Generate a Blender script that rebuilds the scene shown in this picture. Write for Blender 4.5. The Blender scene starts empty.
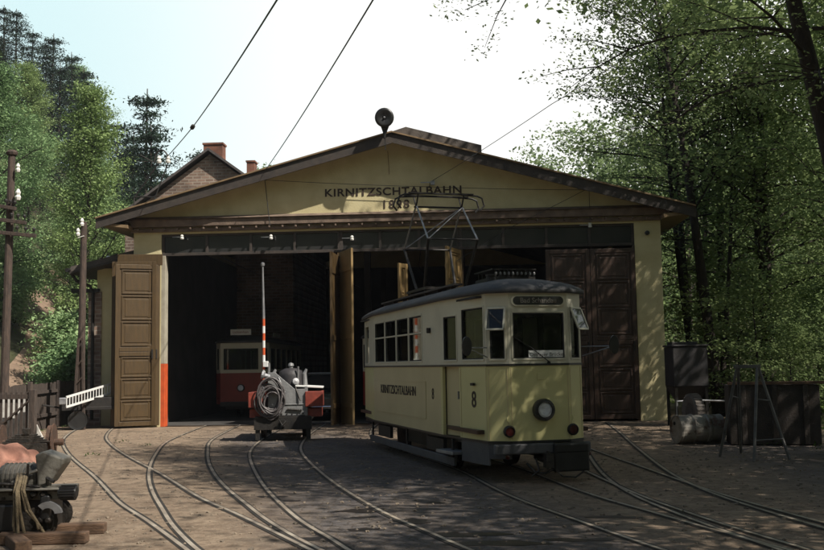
import bpy, bmesh, math, random
import numpy as np
from mathutils import Vector, Matrix
R = math.radians
S = bpy.context.scene
C = S.collection

# ------------------------------------------------------------------ camera, sky, sun, exposure
F, H0 = 1000.0, 1.75
YAW, PITCH, ROLL = 3.38, 5.12, 0.945
def cam_axes():
    y, p, r = R(YAW), R(PITCH), R(ROLL)
    fw = Vector((-math.sin(y)*math.cos(p), math.cos(y)*math.cos(p), math.sin(p)))
    rt = Vector((math.cos(y), math.sin(y), 0)); up = rt.cross(fw)
    return rt*math.cos(r)-up*math.sin(r), rt*math.sin(r)+up*math.cos(r), fw
RT, UP, FW = cam_axes()
cd = bpy.data.cameras.new('camera'); cam = bpy.data.objects.new('camera', cd); C.objects.link(cam)
cd.sensor_width = 36; cd.lens = 36*F/824; cd.clip_end = 2000; cd.clip_start = 0.1
M3 = Matrix((RT, UP, -FW)).transposed()
cam.matrix_world = Matrix.Translation((0, 0, H0)) @ M3.to_4x4()
S.camera = cam
def at(px, py, Y):
    d = FW+(px-412)/F*RT-(py-275)/F*UP
    return Vector((0, 0, H0))+d*(Y/d.y)

SUN = Vector((1.1, -0.7, 1.5)).normalized()
w = bpy.data.worlds.new('World'); S.world = w; w.use_nodes = True
nt = w.node_tree; nt.nodes.clear()
sky = nt.nodes.new('ShaderNodeTexSky'); sky.sky_type = 'NISHITA'; sky.sun_disc = False
sky.sun_elevation = math.asin(SUN.z); sky.sun_rotation = math.atan2(SUN.x, SUN.y)
sky.air_density = 1.6; sky.dust_density = 2.0; sky.ozone_density = 1.0
bg = nt.nodes.new('ShaderNodeBackground'); bg.inputs['Strength'].default_value = 0.05
ow = nt.nodes.new('ShaderNodeOutputWorld')
# bright milky haze low in the sky, faintly blue-green on the left, clearing to blue overhead
wtc = nt.nodes.new('ShaderNodeTexCoord'); wsx = nt.nodes.new('ShaderNodeSeparateXYZ'); nt.links.new(wtc.outputs['Generated'], wsx.inputs[0])
def wrange(src, a, b_, c, d):
    x = nt.nodes.new('ShaderNodeMapRange'); x.interpolation_type = 'SMOOTHSTEP'
    for k, q in zip((1, 2, 3, 4), (a, b_, c, d)): x.inputs[k].default_value = q
    nt.links.new(src, x.inputs[0]); return x.outputs[0]
hz = nt.nodes.new('ShaderNodeMix'); hz.data_type = 'RGBA'; nt.links.new(wrange(wsx.outputs[0], -.42, -.05, 0, 1), hz.inputs[0])
hz.inputs[6].default_value = (10.6, 14.0, 14.4, 1); hz.inputs[7].default_value = (16.8, 16.8, 16.4, 1)
wm = nt.nodes.new('ShaderNodeMix'); wm.data_type = 'RGBA'; 
wf = nt.nodes.new('ShaderNodeMath'); wf.operation = 'MULTIPLY'; nt.links.new(wrange(wsx.outputs[2], .34, .58, 1, 0), wf.inputs[0]); nt.links.new(wrange(wsx.outputs[1], -.1, .5, 0, 1), wf.inputs[1]); nt.links.new(wf.outputs[0], wm.inputs[0])
nt.links.new(sky.outputs[0], wm.inputs[6]); nt.links.new(hz.outputs[2], wm.inputs[7]); nt.links.new(wm.outputs[2], bg.inputs[0]); nt.links.new(bg.outputs[0], ow.inputs[0])
sd = bpy.data.lights.new('sun', 'SUN'); sd.energy = 5.0; sd.angle = R(0.5); sd.color = (1.0, 0.94, 0.84)
so = bpy.data.objects.new('sun', sd); C.objects.link(so)
so.rotation_euler = (-SUN).to_track_quat('-Z', 'Y').to_euler(); so.location = (20, -10, 40)
S.view_settings.view_transform = 'Standard'; S.view_settings.look = 'None'
S.view_settings.gamma = 1; S.view_settings.use_curve_mapping = False
S.view_settings.exposure = 0.45
S.render.engine = 'CYCLES'
S.cycles.max_bounces = 6; S.cycles.transparent_max_bounces = 12

# ------------------------------------------------------------------ materials
MATS = {}
def mat(name, c1, c2=None, scale=6.0, rough=0.7, bump=0.0, bscale=None, metal=0.0, detail=6, spec=0.5, stretch=(1, 1, 1), coord='Object', lo=0.35, hi=0.65, spots=None):
    if name in MATS: return MATS[name]
    m = bpy.data.materials.new(name); m.use_nodes = True; n = m.node_tree.nodes; l = m.node_tree.links
    b = n['Principled BSDF']; b.inputs['Roughness'].default_value = rough; b.inputs['Metallic'].default_value = metal
    b.inputs['Specular IOR Level'].default_value = spec
    c2 = c2 or tuple(x*0.75 for x in c1)
    tc = n.new('ShaderNodeTexCoord'); mp = n.new('ShaderNodeMapping'); mp.inputs['Scale'].default_value = stretch
    l.new(tc.outputs[coord], mp.inputs[0])
    nz = n.new('ShaderNodeTexNoise'); nz.inputs['Scale'].default_value = scale; nz.inputs['Detail'].default_value = detail
    l.new(mp.outputs[0], nz.inputs[0])
    cr = n.new('ShaderNodeValToRGB'); cr.color_ramp.elements[0].position = lo; cr.color_ramp.elements[1].position = hi
    cr.color_ramp.elements[0].color = (*c1, 1); cr.color_ramp.elements[1].color = (*c2, 1)
    l.new(nz.outputs[0], cr.inputs[0]); col = cr.outputs[0]
    if spots:
        sc, sp_scale, thr = spots
        z = n.new('ShaderNodeTexNoise'); z.inputs['Scale'].default_value = sp_scale; z.inputs['Detail'].default_value = 8; z.inputs['Roughness'].default_value = 0.7
        l.new(mp.outputs[0], z.inputs[0])
        r2 = n.new('ShaderNodeValToRGB'); r2.color_ramp.elements[0].position = thr; r2.color_ramp.elements[1].position = thr+0.08
        l.new(z.outputs[0], r2.inputs[0])
        mx = n.new('ShaderNodeMix'); mx.data_type = 'RGBA'; l.new(r2.outputs[0], mx.inputs[0]); l.new(col, mx.inputs[6]); mx.inputs[7].default_value = (*sc, 1)
        col = mx.outputs[2]
    l.new(col, b.inputs['Base Color'])
    if bump:
        bn = n.new('ShaderNodeTexNoise'); bn.inputs['Scale'].default_value = bscale or scale*4; bn.inputs['Detail'].default_value = 5
        l.new(mp.outputs[0], bn.inputs[0])
        bp = n.new('ShaderNodeBump'); bp.inputs['Strength'].default_value = bump; bp.inputs['Distance'].default_value = 0.03
        l.new(bn.outputs[0], bp.inputs['Height']); l.new(bp.outputs[0], b.inputs['Normal'])
    MATS[name] = m
    return m

def brick_mat(name, c1, c2, cm, scale=1.0, rot=(R(90), 0, 0), bw=0.25, rh=0.075):
    m = bpy.data.materials.new(name); m.use_nodes = True; n = m.node_tree.nodes; l = m.node_tree.links
    b = n['Principled BSDF']; b.inputs['Roughness'].default_value = 0.9
    tc = n.new('ShaderNodeTexCoord'); mp = n.new('ShaderNodeMapping'); mp.inputs['Rotation'].default_value = rot
    l.new(tc.outputs['Object'], mp.inputs[0])
    br = n.new('ShaderNodeTexBrick'); br.inputs['Scale'].default_value = scale; br.inputs['Mortar Size'].default_value = 0.02 if bw > .3 else 0.008
    br.inputs['Brick Width'].default_value = bw; br.inputs['Row Height'].default_value = rh; br.inputs['Bias'].default_value = -0.1
    br.inputs['Color1'].default_value = (*c1, 1); br.inputs['Color2'].default_value = (*c2, 1); br.inputs['Mortar'].default_value = (*cm, 1)
    l.new(mp.outputs[0], br.inputs[0])
    nz = n.new('ShaderNodeTexNoise'); nz.inputs['Scale'].default_value = 1.3; nz.inputs['Detail'].default_value = 7
    l.new(tc.outputs['Object'], nz.inputs[0])
    cr = n.new('ShaderNodeValToRGB'); cr.color_ramp.elements[0].position = 0.35; cr.color_ramp.elements[0].color = (.45, .42, .4, 1)
    cr.color_ramp.elements[1].position = 0.7; cr.color_ramp.elements[1].color = (1.25, 1.2, 1.15, 1); l.new(nz.outputs[0], cr.inputs[0])
    mx = n.new('ShaderNodeMix'); mx.data_type = 'RGBA'; mx.blend_type = 'MULTIPLY'; mx.inputs[0].default_value = 0.9
    l.new(br.outputs[0], mx.inputs[6]); l.new(cr.outputs[0], mx.inputs[7]); l.new(mx.outputs[2], b.inputs['Base Color'])
    bp = n.new('ShaderNodeBump'); bp.inputs['Strength'].default_value = 0.6; bp.inputs['Distance'].default_value = 0.02
    l.new(br.outputs['Fac'], bp.inputs['Height']); bp.invert = True; l.new(bp.outputs[0], b.inputs['Normal'])
    return m

def glass_mat(name, tint, refl=0.12):
    m = bpy.data.materials.new(name); m.use_nodes = True; n = m.node_tree.nodes; l = m.node_tree.links; n.clear()
    o = n.new('ShaderNodeOutputMaterial'); mx = n.new('ShaderNodeMixShader'); tr = n.new('ShaderNodeBsdfTransparent'); gl = n.new('ShaderNodeBsdfGlossy')
    tr.inputs[0].default_value = (*tint, 1); gl.inputs['Roughness'].default_value = 0.03
    fr = n.new('ShaderNodeFresnel'); fr.inputs[0].default_value = 1.33
    ma = n.new('ShaderNodeMath'); ma.operation = 'ADD'; ma.inputs[1].default_value = refl; ma.use_clamp = True
    l.new(fr.outputs[0], ma.inputs[0]); mm_ = n.new('ShaderNodeMath'); mm_.operation = 'MULTIPLY'; mm_.inputs[1].default_value = .55; l.new(ma.outputs[0], mm_.inputs[0]); l.new(mm_.outputs[0], mx.inputs[0]); l.new(tr.outputs[0], mx.inputs[1]); l.new(gl.outputs[0], mx.inputs[2]); l.new(mx.outputs[0], o.inputs[0])
    return m

def leaf_mat(name, c1, c2, c3, trans=0.45):
    m = bpy.data.materials.new(name); m.use_nodes = True; n = m.node_tree.nodes; l = m.node_tree.links; n.clear()
    o = n.new('ShaderNodeOutputMaterial'); mx = n.new('ShaderNodeMixShader'); d = n.new('ShaderNodeBsdfDiffuse'); t = n.new('ShaderNodeBsdfTranslucent')
    g = n.new('ShaderNodeNewGeometry'); oi = n.new('ShaderNodeObjectInfo'); tc = n.new('ShaderNodeTexCoord')
    nz = n.new('ShaderNodeTexNoise'); nz.inputs['Scale'].default_value = 0.55; nz.inputs['Detail'].default_value = 3; l.new(tc.outputs['Object'], nz.inputs[0])
    a1 = n.new('ShaderNodeMath'); a1.operation = 'MULTIPLY_ADD'; a1.inputs[1].default_value = 0.35; l.new(g.outputs['Random Per Island'], a1.inputs[0])
    a2 = n.new('ShaderNodeMath'); a2.operation = 'MULTIPLY'; a2.inputs[1].default_value = 0.35; l.new(oi.outputs['Random'], a2.inputs[0])
    a3 = n.new('ShaderNodeMath'); a3.operation = 'MULTIPLY_ADD'; a3.inputs[1].default_value = 0.6; l.new(nz.outputs[0], a3.inputs[0]); l.new(a2.outputs[0], a3.inputs[2]); l.new(a3.outputs[0], a1.inputs[2])
    cr = n.new('ShaderNodeValToRGB'); e = cr.color_ramp.elements; e[0].position = 0.2; e[0].color = (*c1, 1); e[1].position = 0.95; e[1].color = (*c3, 1)
    k = e.new(0.6); k.color = (*c2, 1); l.new(a1.outputs[0], cr.inputs[0])
    l.new(cr.outputs[0], d.inputs[0]); l.new(cr.outputs[0], t.inputs[0]); mx.inputs[0].default_value = trans
    l.new(d.outputs[0], mx.inputs[1]); l.new(t.outputs[0], mx.inputs[2]); l.new(mx.outputs[0], o.inputs[0])
    return m

M = dict(
    wall=mat('cream_render', (.60, .525, .31), (.52, .445, .25), 2.2, .9, .25, 30, spots=((.22, .17, .09), 1.1, .68)),
    door=mat('brown_door_paint', (.078, .046, .015), (.056, .033, .011), 3, .55, .15, 40, stretch=(6, 6, 1)),
    door_shade=mat('shaded_door_paint', (.055, .030, .020), (.038, .022, .015), 3, .5, .15, 40, stretch=(6, 6, 1)),  # same brown paint, darkened in colour for doors standing in shade
    door_sun=mat('sunlit_door_paint', (.30, .20, .085), (.23, .15, .06), 3, .6, .15, 40, stretch=(6, 6, 1)),  # same brown paint, with sunlight on the leaves put into its colour
    trim=mat('dark_brown_timber', (.055, .042, .034), (.035, .028, .024), 5, .7, .3, 30),
    soffit=mat('soffit_boards', (.24, .16, .085), (.17, .115, .06), 4, .8, .2, 30, stretch=(1, 5, 1)),
    band=mat('weathered_cornice', (.19, .135, .10), (.11, .078, .058), 4, .85, .4, 25),
    felt=mat('roofing_felt', (.12, .10, .085), (.07, .06, .055), 2, .95, .4, 30),
    dark=mat('black_iron', (.018, .017, .017), (.03, .026, .022), 8, .55, .2, 30, metal=.3),
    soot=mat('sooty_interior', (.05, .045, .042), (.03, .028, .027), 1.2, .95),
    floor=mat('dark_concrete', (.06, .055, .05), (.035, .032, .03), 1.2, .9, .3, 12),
    white=mat('white_paint', (.68, .66, .62), (.5, .48, .44), 5, .7, .15, 30),
    orange=mat('orange_red_paint', (.62, .10, .025), (.48, .075, .02), 5, .6, .1, 30),
    yellow=mat('tram_yellow_enamel', (.60, .555, .27), (.54, .495, .235), 1.4, .38, .04, 60, spots=((.33, .27, .10), 2.2, .69)),
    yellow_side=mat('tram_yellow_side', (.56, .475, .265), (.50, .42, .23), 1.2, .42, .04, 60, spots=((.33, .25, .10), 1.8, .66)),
    cream=mat('tram_cream_enamel', (.58, .55, .43), (.50, .475, .37), 1.5, .4, .03, 50),
    grey=mat('grey_paint', (.085, .085, .09), (.06, .06, .065), 3, .6, .15, 30),
    tram_roof=mat('tram_roof_canvas', (.062, .061, .063), (.04, .04, .042), 2.5, .7, .25, 30),
    steel=mat('galvanised_steel', (.36, .36, .37), (.24, .24, .25), 7, .45, .1, 40, metal=.6),
    rail=mat('worn_rail_steel', (.46, .40, .32), (.27, .215, .165), 3, .36, .15, 20, metal=.1),
    groove=mat('rail_groove', (.02, .017, .014), (.035, .03, .025), 6, .9),
    black=mat('black_paint', (.012, .012, .013), (.02, .02, .02), 5, .4),
    rubber=mat('rubber', (.02, .02, .02), (.035, .034, .033), 9, .85, .3, 30),
    letter=mat('letter_paint', (.035, .02, .014), (.05, .03, .02), 5, .7),
    red=mat('tram_red_enamel', (.26, .022, .014), (.19, .017, .011), 1.5, .4),
    redbox=mat('faded_red_paint', (.24, .042, .025), (.16, .03, .02), 5, .6, .15, 25),
    lamp=mat('headlamp_glass', (.75, .77, .8), (.6, .62, .66), 20, .08, .3, 60),
    lampred=mat('red_lens', (.06, .006, .006), (.04, .005, .005), 8, .2),
    rust=mat('rust', (.10, .052, .032), (.05, .03, .021), 7, .9, .5, 30),
    oiled=mat('oily_iron', (.045, .037, .03), (.02, .018, .016), 9, .5, .4, 30, metal=.3),
    machine=mat('machine_grey', (.17, .16, .135), (.11, .10, .085), 6, .5, .25, 30, spots=((.05, .04, .03), 5, .62)),
    tarp=mat('salmon_tarpaulin', (.38, .19, .135), (.29, .135, .095), 5, .85, .6, 14),
    rope=mat('hemp_rope', (.26, .20, .12), (.17, .13, .08), 25, .9, .6, 80),
    timber=mat('old_timber', (.17, .10, .06), (.09, .055, .035), 4, .9, .5, 20, stretch=(1, 8, 8)),
    fence=mat('fence_boards', (.085, .062, .05), (.045, .035, .03), 4, .9, .4, 20, stretch=(6, 6, 1)),
    pole=mat('tarred_pole', (.085, .058, .045), (.045, .033, .027), 4, .9, .5, 20, stretch=(5, 5, 1)),
    porcelain=mat('white_porcelain', (.75, .74, .70), (.66, .65, .6), 6, .2),
    bark=mat('bark', (.045, .034, .026), (.024, .019, .015), 5, .95, .8, 18, stretch=(3, 3, 1)),
    hopper=mat('dark_hopper_steel', (.022, .021, .024), (.035, .03, .03), 3, .6, .2, 20),
    drum=mat('weathered_drum', (.30, .275, .24), (.17, .15, .13), 4, .55, .2, 20, metal=.1, spots=((.10, .055, .035), 3, .52)),
    slate=mat('slate_roof', (.10, .085, .08), (.065, .058, .056), 4, .9, .4, 20),
    plaster=mat('pale_plaster', (.40, .37, .29), (.3, .27, .21), 3, .9, .2, 25),
    path=mat('trodden_earth', (.24, .165, .115), (.16, .11, .075), 1.5, .95, .5, 14),
    wood_in=mat('cab_varnished_wood', (.05, .024, .013), (.035, .017, .01), 4, .45, stretch=(1, 1, 6)),
    sign=mat('sign_white', (.72, .72, .70), (.64, .64, .62), 6, .5),
    hose=mat('rubber_hose', (.10, .085, .085), (.06, .055, .055), 12, .6),
    tinplate=mat('silver_plate', (.30, .30, .30), (.20, .20, .205), 4, .45, .2, 20, metal=.35, spots=((.12, .09, .07), 4, .64)),
    puddle=mat('oily_puddle', (.014, .010, .008), (.020, .014, .011), 4, .35, .2, 30, spec=.3),
    chrome=mat('chrome', (.6, .6, .62), (.5, .5, .52), 5, .12, metal=1.0),
    carpaint=mat('dark_car_paint', (.012, .018, .017), (.02, .026, .024), 3, .25),
)
M['brick'] = brick_mat('brown_brick', (.31, .215, .165), (.15, .105, .085), (.33, .285, .24), bw=.36, rh=.13)
M['chimney'] = brick_mat('red_brick', (.26, .095, .055), (.19, .07, .042), (.2, .16, .13))
M['glass'] = glass_mat('window_glass', (.55, .58, .57), .05)
M['darkglass'] = mat('grimy_glass', (.024, .024, .026), (.038, .037, .037), 1.1, .22, .05, 8)
M['leaf_hill'] = leaf_mat('spring_leaves', (.115, .20, .095), (.215, .325, .15), (.34, .44, .22), .32)
M['leaf_olive'] = leaf_mat('olive_spring_leaves', (.115, .18, .065), (.215, .30, .11), (.33, .42, .19), .32)
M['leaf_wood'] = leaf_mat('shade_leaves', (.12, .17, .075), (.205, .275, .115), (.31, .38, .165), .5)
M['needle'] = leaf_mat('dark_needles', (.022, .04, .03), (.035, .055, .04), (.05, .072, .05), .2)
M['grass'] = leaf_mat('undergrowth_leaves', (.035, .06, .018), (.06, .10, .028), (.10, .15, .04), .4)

# ------------------------------------------------------------------ mesh helpers
class MB:
    def __init__(s): s.v = []; s.f = []; s.mi = []; s.m = 0
    def add(s, vs, fs):
        k = len(s.v); s.v += [tuple(v) for v in vs]; s.f += [tuple(i+k for i in f) for f in fs]; s.mi += [s.m]*len(fs); return s
    def box(s, cx, cy, cz, sx, sy, sz, rz=0, rx=0, ry=0):
        m = Matrix.Translation((cx, cy, cz)) @ Matrix.Rotation(rz, 4, 'Z') @ Matrix.Rotation(ry, 4, 'Y') @ Matrix.Rotation(rx, 4, 'X')
        vs = [m @ Vector((sx/2*a, sy/2*b, sz/2*c)) for a in (-1, 1) for b in (-1, 1) for c in (-1, 1)]
        return s.add(vs, [(0, 1, 3, 2), (4, 6, 7, 5), (0, 4, 5, 1), (2, 3, 7, 6), (0, 2, 6, 4), (1, 5, 7, 3)])
    def bar(s, a, b, wd, ht, upv=(0, 0, 1)):
        a, b = Vector(a), Vector(b); d = (b-a).normalized(); u = Vector(upv)
        if abs(d.dot(u)) > .98: u = Vector((0, 1, 0))
        x = d.cross(u).normalized(); u = x.cross(d)
        vs = [p+x*wd/2*i+u*ht/2*j for p in (a, b) for i in (-1, 1) for j in (-1, 1)]
        return s.add(vs, [(0, 1, 3, 2), (4, 6, 7, 5), (0, 4, 5, 1), (2, 3, 7, 6), (0, 2, 6, 4), (1, 5, 7, 3)])
    def tube(s, pts, r, n=8, cap=True):
        pts = [Vector(p) for p in pts]; rs = r if isinstance(r, (list, tuple)) else [r]*len(pts)
        k = len(s.v); vs = []; fs = []; px = None
        for i, p in enumerate(pts):
            d = (pts[min(i+1, len(pts)-1)]-pts[max(i-1, 0)]).normalized()
            if px is None:
                u = Vector((0, 0, 1)) if abs(d.z) < .9 else Vector((1, 0, 0)); px = d.cross(u).normalized()
            px = (px-d*px.dot(d)).normalized(); py = d.cross(px)
            vs += [p+rs[i]*(math.cos(2*math.pi*j/n)*px+math.sin(2*math.pi*j/n)*py) for j in range(n)]
        for i in range(len(pts)-1):
            for j in range(n): fs.append((i*n+j, i*n+(j+1) % n, (i+1)*n+(j+1) % n, (i+1)*n+j))
        if cap: fs += [tuple(range(n))[::-1], tuple(range((len(pts)-1)*n, len(pts)*n))]
        return s.add(vs, fs)
    def lathe(s, prof, o, ax=(0, 0, 1), n=20, cap=True):
        ax = Vector(ax).normalized(); u = Vector((0, 0, 1)) if abs(ax.z) < .9 else Vector((1, 0, 0))
        x = ax.cross(u).normalized(); y = ax.cross(x); o = Vector(o); vs = []; fs = []
        for r, h in prof: vs += [o+ax*h+max(r, .0005)*(math.cos(2*math.pi*j/n)*x+math.sin(2*math.pi*j/n)*y) for j in range(n)]
        for i in range(len(prof)-1):
            for j in range(n): fs.append((i*n+j, i*n+(j+1) % n, (i+1)*n+(j+1) % n, (i+1)*n+j))
        if cap: fs += [tuple(range(n))[::-1], tuple(range((len(prof)-1)*n, len(prof)*n))]
        return s.add(vs, fs)
    def prism(s, poly, a, b):
        """poly of 3-D points extruded by the vector b-a (a is an offset applied to all)"""
        n = len(poly); a = Vector(a); b = Vector(b)
        vs = [Vector(p)+a for p in poly]+[Vector(p)+b for p in poly]
        return s.add(vs, [tuple(range(n))[::-1], tuple(range(n, 2*n))]+[(i, (i+1) % n, n+(i+1) % n, n+i) for i in range(n)])
    def panel(s, p0, p1, z0, z1, holes=(), th=.05):
        """upright wall from p0 to p1 (2-D), its outer face on the right of that direction, with rectangular holes (u0,u1,za,zb)"""
        p0 = Vector((p0[0], p0[1])); p1 = Vector((p1[0], p1[1])); L = (p1-p0).length; d = (p1-p0)/L; nn = Vector((d.y, -d.x))
        us = sorted({0, L, *[h[0] for h in holes], *[h[1] for h in holes]}); zs = sorted({z0, z1, *[h[2] for h in holes], *[h[3] for h in holes]})
        def P(u, z, o): q = p0+d*u-nn*o; return (q.x, q.y, z)
        for i in range(len(us)-1):
            for j in range(len(zs)-1):
                um = (us[i]+us[i+1])/2; zm = (zs[j]+zs[j+1])/2
                if any(h[0] < um < h[1] and h[2] < zm < h[3] for h in holes): continue
                for o in (0, th): s.add([P(us[i], zs[j], o), P(us[i+1], zs[j], o), P(us[i+1], zs[j+1], o), P(us[i], zs[j+1], o)], [(0, 1, 2, 3)])
        for (a, b, c, e) in list(holes)+[(0, L, z0, z1)]:
            q = [(a, c), (b, c), (b, e), (a, e)]
            for i in range(4):
                A, B = q[i], q[(i+1) % 4]
                s.add([P(*A, 0), P(*B, 0), P(*B, th), P(*A, th)], [(0, 1, 2, 3)])
        return s
    def frame(s, p0, p1, hole, wd=.035, out=.012, dep=.03):
        """a frame standing out of a hole's edge"""
        p0 = Vector((p0[0], p0[1])); p1 = Vector((p1[0], p1[1])); d = (p1-p0).normalized(); nn = Vector((d.y, -d.x)); a, b, c, e = hole
        def P(u, z): q = p0+d*u+nn*(out-dep/2); return Vector((q.x, q.y, z))
        h = wd/2; up = (nn.x, nn.y, 0)
        s.bar(P(a, c), P(b, c), wd, dep, up); s.bar(P(a, e), P(b, e), wd, dep, up)
        s.bar(P(a, c+h), P(a, e-h), wd, dep*.96, up); s.bar(P(b, c+h), P(b, e-h), wd, dep*.96, up)
        return s
    def pane(s, p0, p1, hole, inset=.03, th=.006):
        p0 = Vector((p0[0], p0[1])); p1 = Vector((p1[0], p1[1])); d = (p1-p0).normalized(); nn = Vector((d.y, -d.x)); a, b, c, e = hole
        m = p0+d*(a+b)/2-nn*inset
        return s.box(m.x, m.y, (c+e)/2, b-a, th, e-c, math.atan2(d.y, d.x))
    def build(s, name, mats, parent=None, bevel=0, smooth=False, origin=None, link=True):
        me = bpy.data.meshes.new(name); me.from_pydata(s.v, [], s.f)
        if not isinstance(mats, (list, tuple)): mats = [mats]
        for m in mats: me.materials.append(m)
        if len(mats) > 1: me.polygons.foreach_set('material_index', s.mi)
        bm = bmesh.new(); bm.from_mesh(me); bmesh.ops.recalc_face_normals(bm, faces=bm.faces); bm.to_mesh(me); bm.free()
        if smooth: me.polygons.foreach_set('use_smooth', [True]*len(me.polygons))
        if origin: me.transform(Matrix.Translation(-Vector(origin)))
        me.update(); o = bpy.data.objects.new(name, me)
        if link: C.objects.link(o)
        if origin: o.location = origin
        if parent is not None:
            o.parent = parent
            if parent.get('world'): o.location = Vector(o.location)-Vector(parent['world'])
        if bevel:
            bv = o.modifiers.new('bevel', 'BEVEL'); bv.width = bevel; bv.segments = 2; bv.limit_method = 'ANGLE'; bv.angle_limit = R(40)
        if smooth:
            pass
        return o
def tag(o, label, cat, group=None, kind=None):
    if label: o['label'] = label
    if cat: o['category'] = cat
    if group: o['group'] = group
    if kind: o['kind'] = kind
    return o
def thing(name, label, cat, loc=(0, 0, 0), rz=0, group=None, world=False):
    o = bpy.data.objects.new(name, None); C.objects.link(o); o.location = loc; o.rotation_euler = (0, 0, rz); o.empty_display_size = .2
    if world: o['world'] = tuple(loc)
    return tag(o, label, cat, group)
def struct(name, mb, m): return tag(mb.build(name, m), None, None, None, 'structure')
def copy_tree(o, parent=None):
    c = o.copy(); C.objects.link(c)
    if parent: c.parent = parent
    for ch in [x for x in KIDS.get(o.name, [])] or [x for x in o.children]: copy_tree(ch, c)
    return c
KIDS = {}
def text_mesh(name, body, size, width=1.0, extrude=.006, space=1.0, bold=0.0):
    cu = bpy.data.curves.new(name, 'FONT'); cu.body = body; cu.size = size; cu.extrude = extrude; cu.align_x = 'CENTER'; cu.align_y = 'CENTER'; cu.space_character = space; cu.offset = bold
    o = bpy.data.objects.new(name, cu); C.objects.link(o); dg = bpy.context.evaluated_depsgraph_get()
    me = bpy.data.meshes.new_from_object(o.evaluated_get(dg)); bpy.data.objects.remove(o)
    me.transform(Matrix.Diagonal((width, 1, 1, 1))); return me
def lettering(name, body, size, loc, rot, m, parent=None, **k):
    me = text_mesh(name, body, size, **k); me.materials.clear(); me.materials.append(m)
    o = bpy.data.objects.new(name, me); C.objects.link(o); o.location = loc; o.rotation_euler = rot
    if parent is not None:
        o.parent = parent
        if parent.get('world'): o.location = Vector(loc)-Vector(parent['world'])
    return o

# ------------------------------------------------------------------ ground and terrain
def sst(x, a, b):
    t = np.clip((x-a)/(b-a), 0, 1); return t*t*(3-2*t)
def terrain(X, Y):
    t = np.clip(-X-16.5, 0, 26); z = (.25*t+.024*t*t)*sst(Y, 22, 46)
    z = z+.36*np.clip(Y-72, 0, 60)*sst(X, -10, 14)
    z = z+.55*np.clip(-Y-13, 0, 45)  # rise added behind the camera to hold back sky light
    z = z+.12*np.clip(X-16, 0, 60)*sst(Y, 5, 30)
    return z
def grid_obj(name, xs, ys, zf, m):
    X, Y = np.meshgrid(xs, ys); Z = zf(X, Y); nx, ny = len(xs), len(ys)
    mb = MB(); mb.v = list(map(tuple, np.stack([X, Y, Z], -1).reshape(-1, 3)))
    mb.f = [(j*nx+i, j*nx+i+1, (j+1)*nx+i+1, (j+1)*nx+i) for j in range(ny-1) for i in range(nx-1)]; mb.mi = [0]*len(mb.f)
    o = mb.build(name, m, smooth=True); return o

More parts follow.
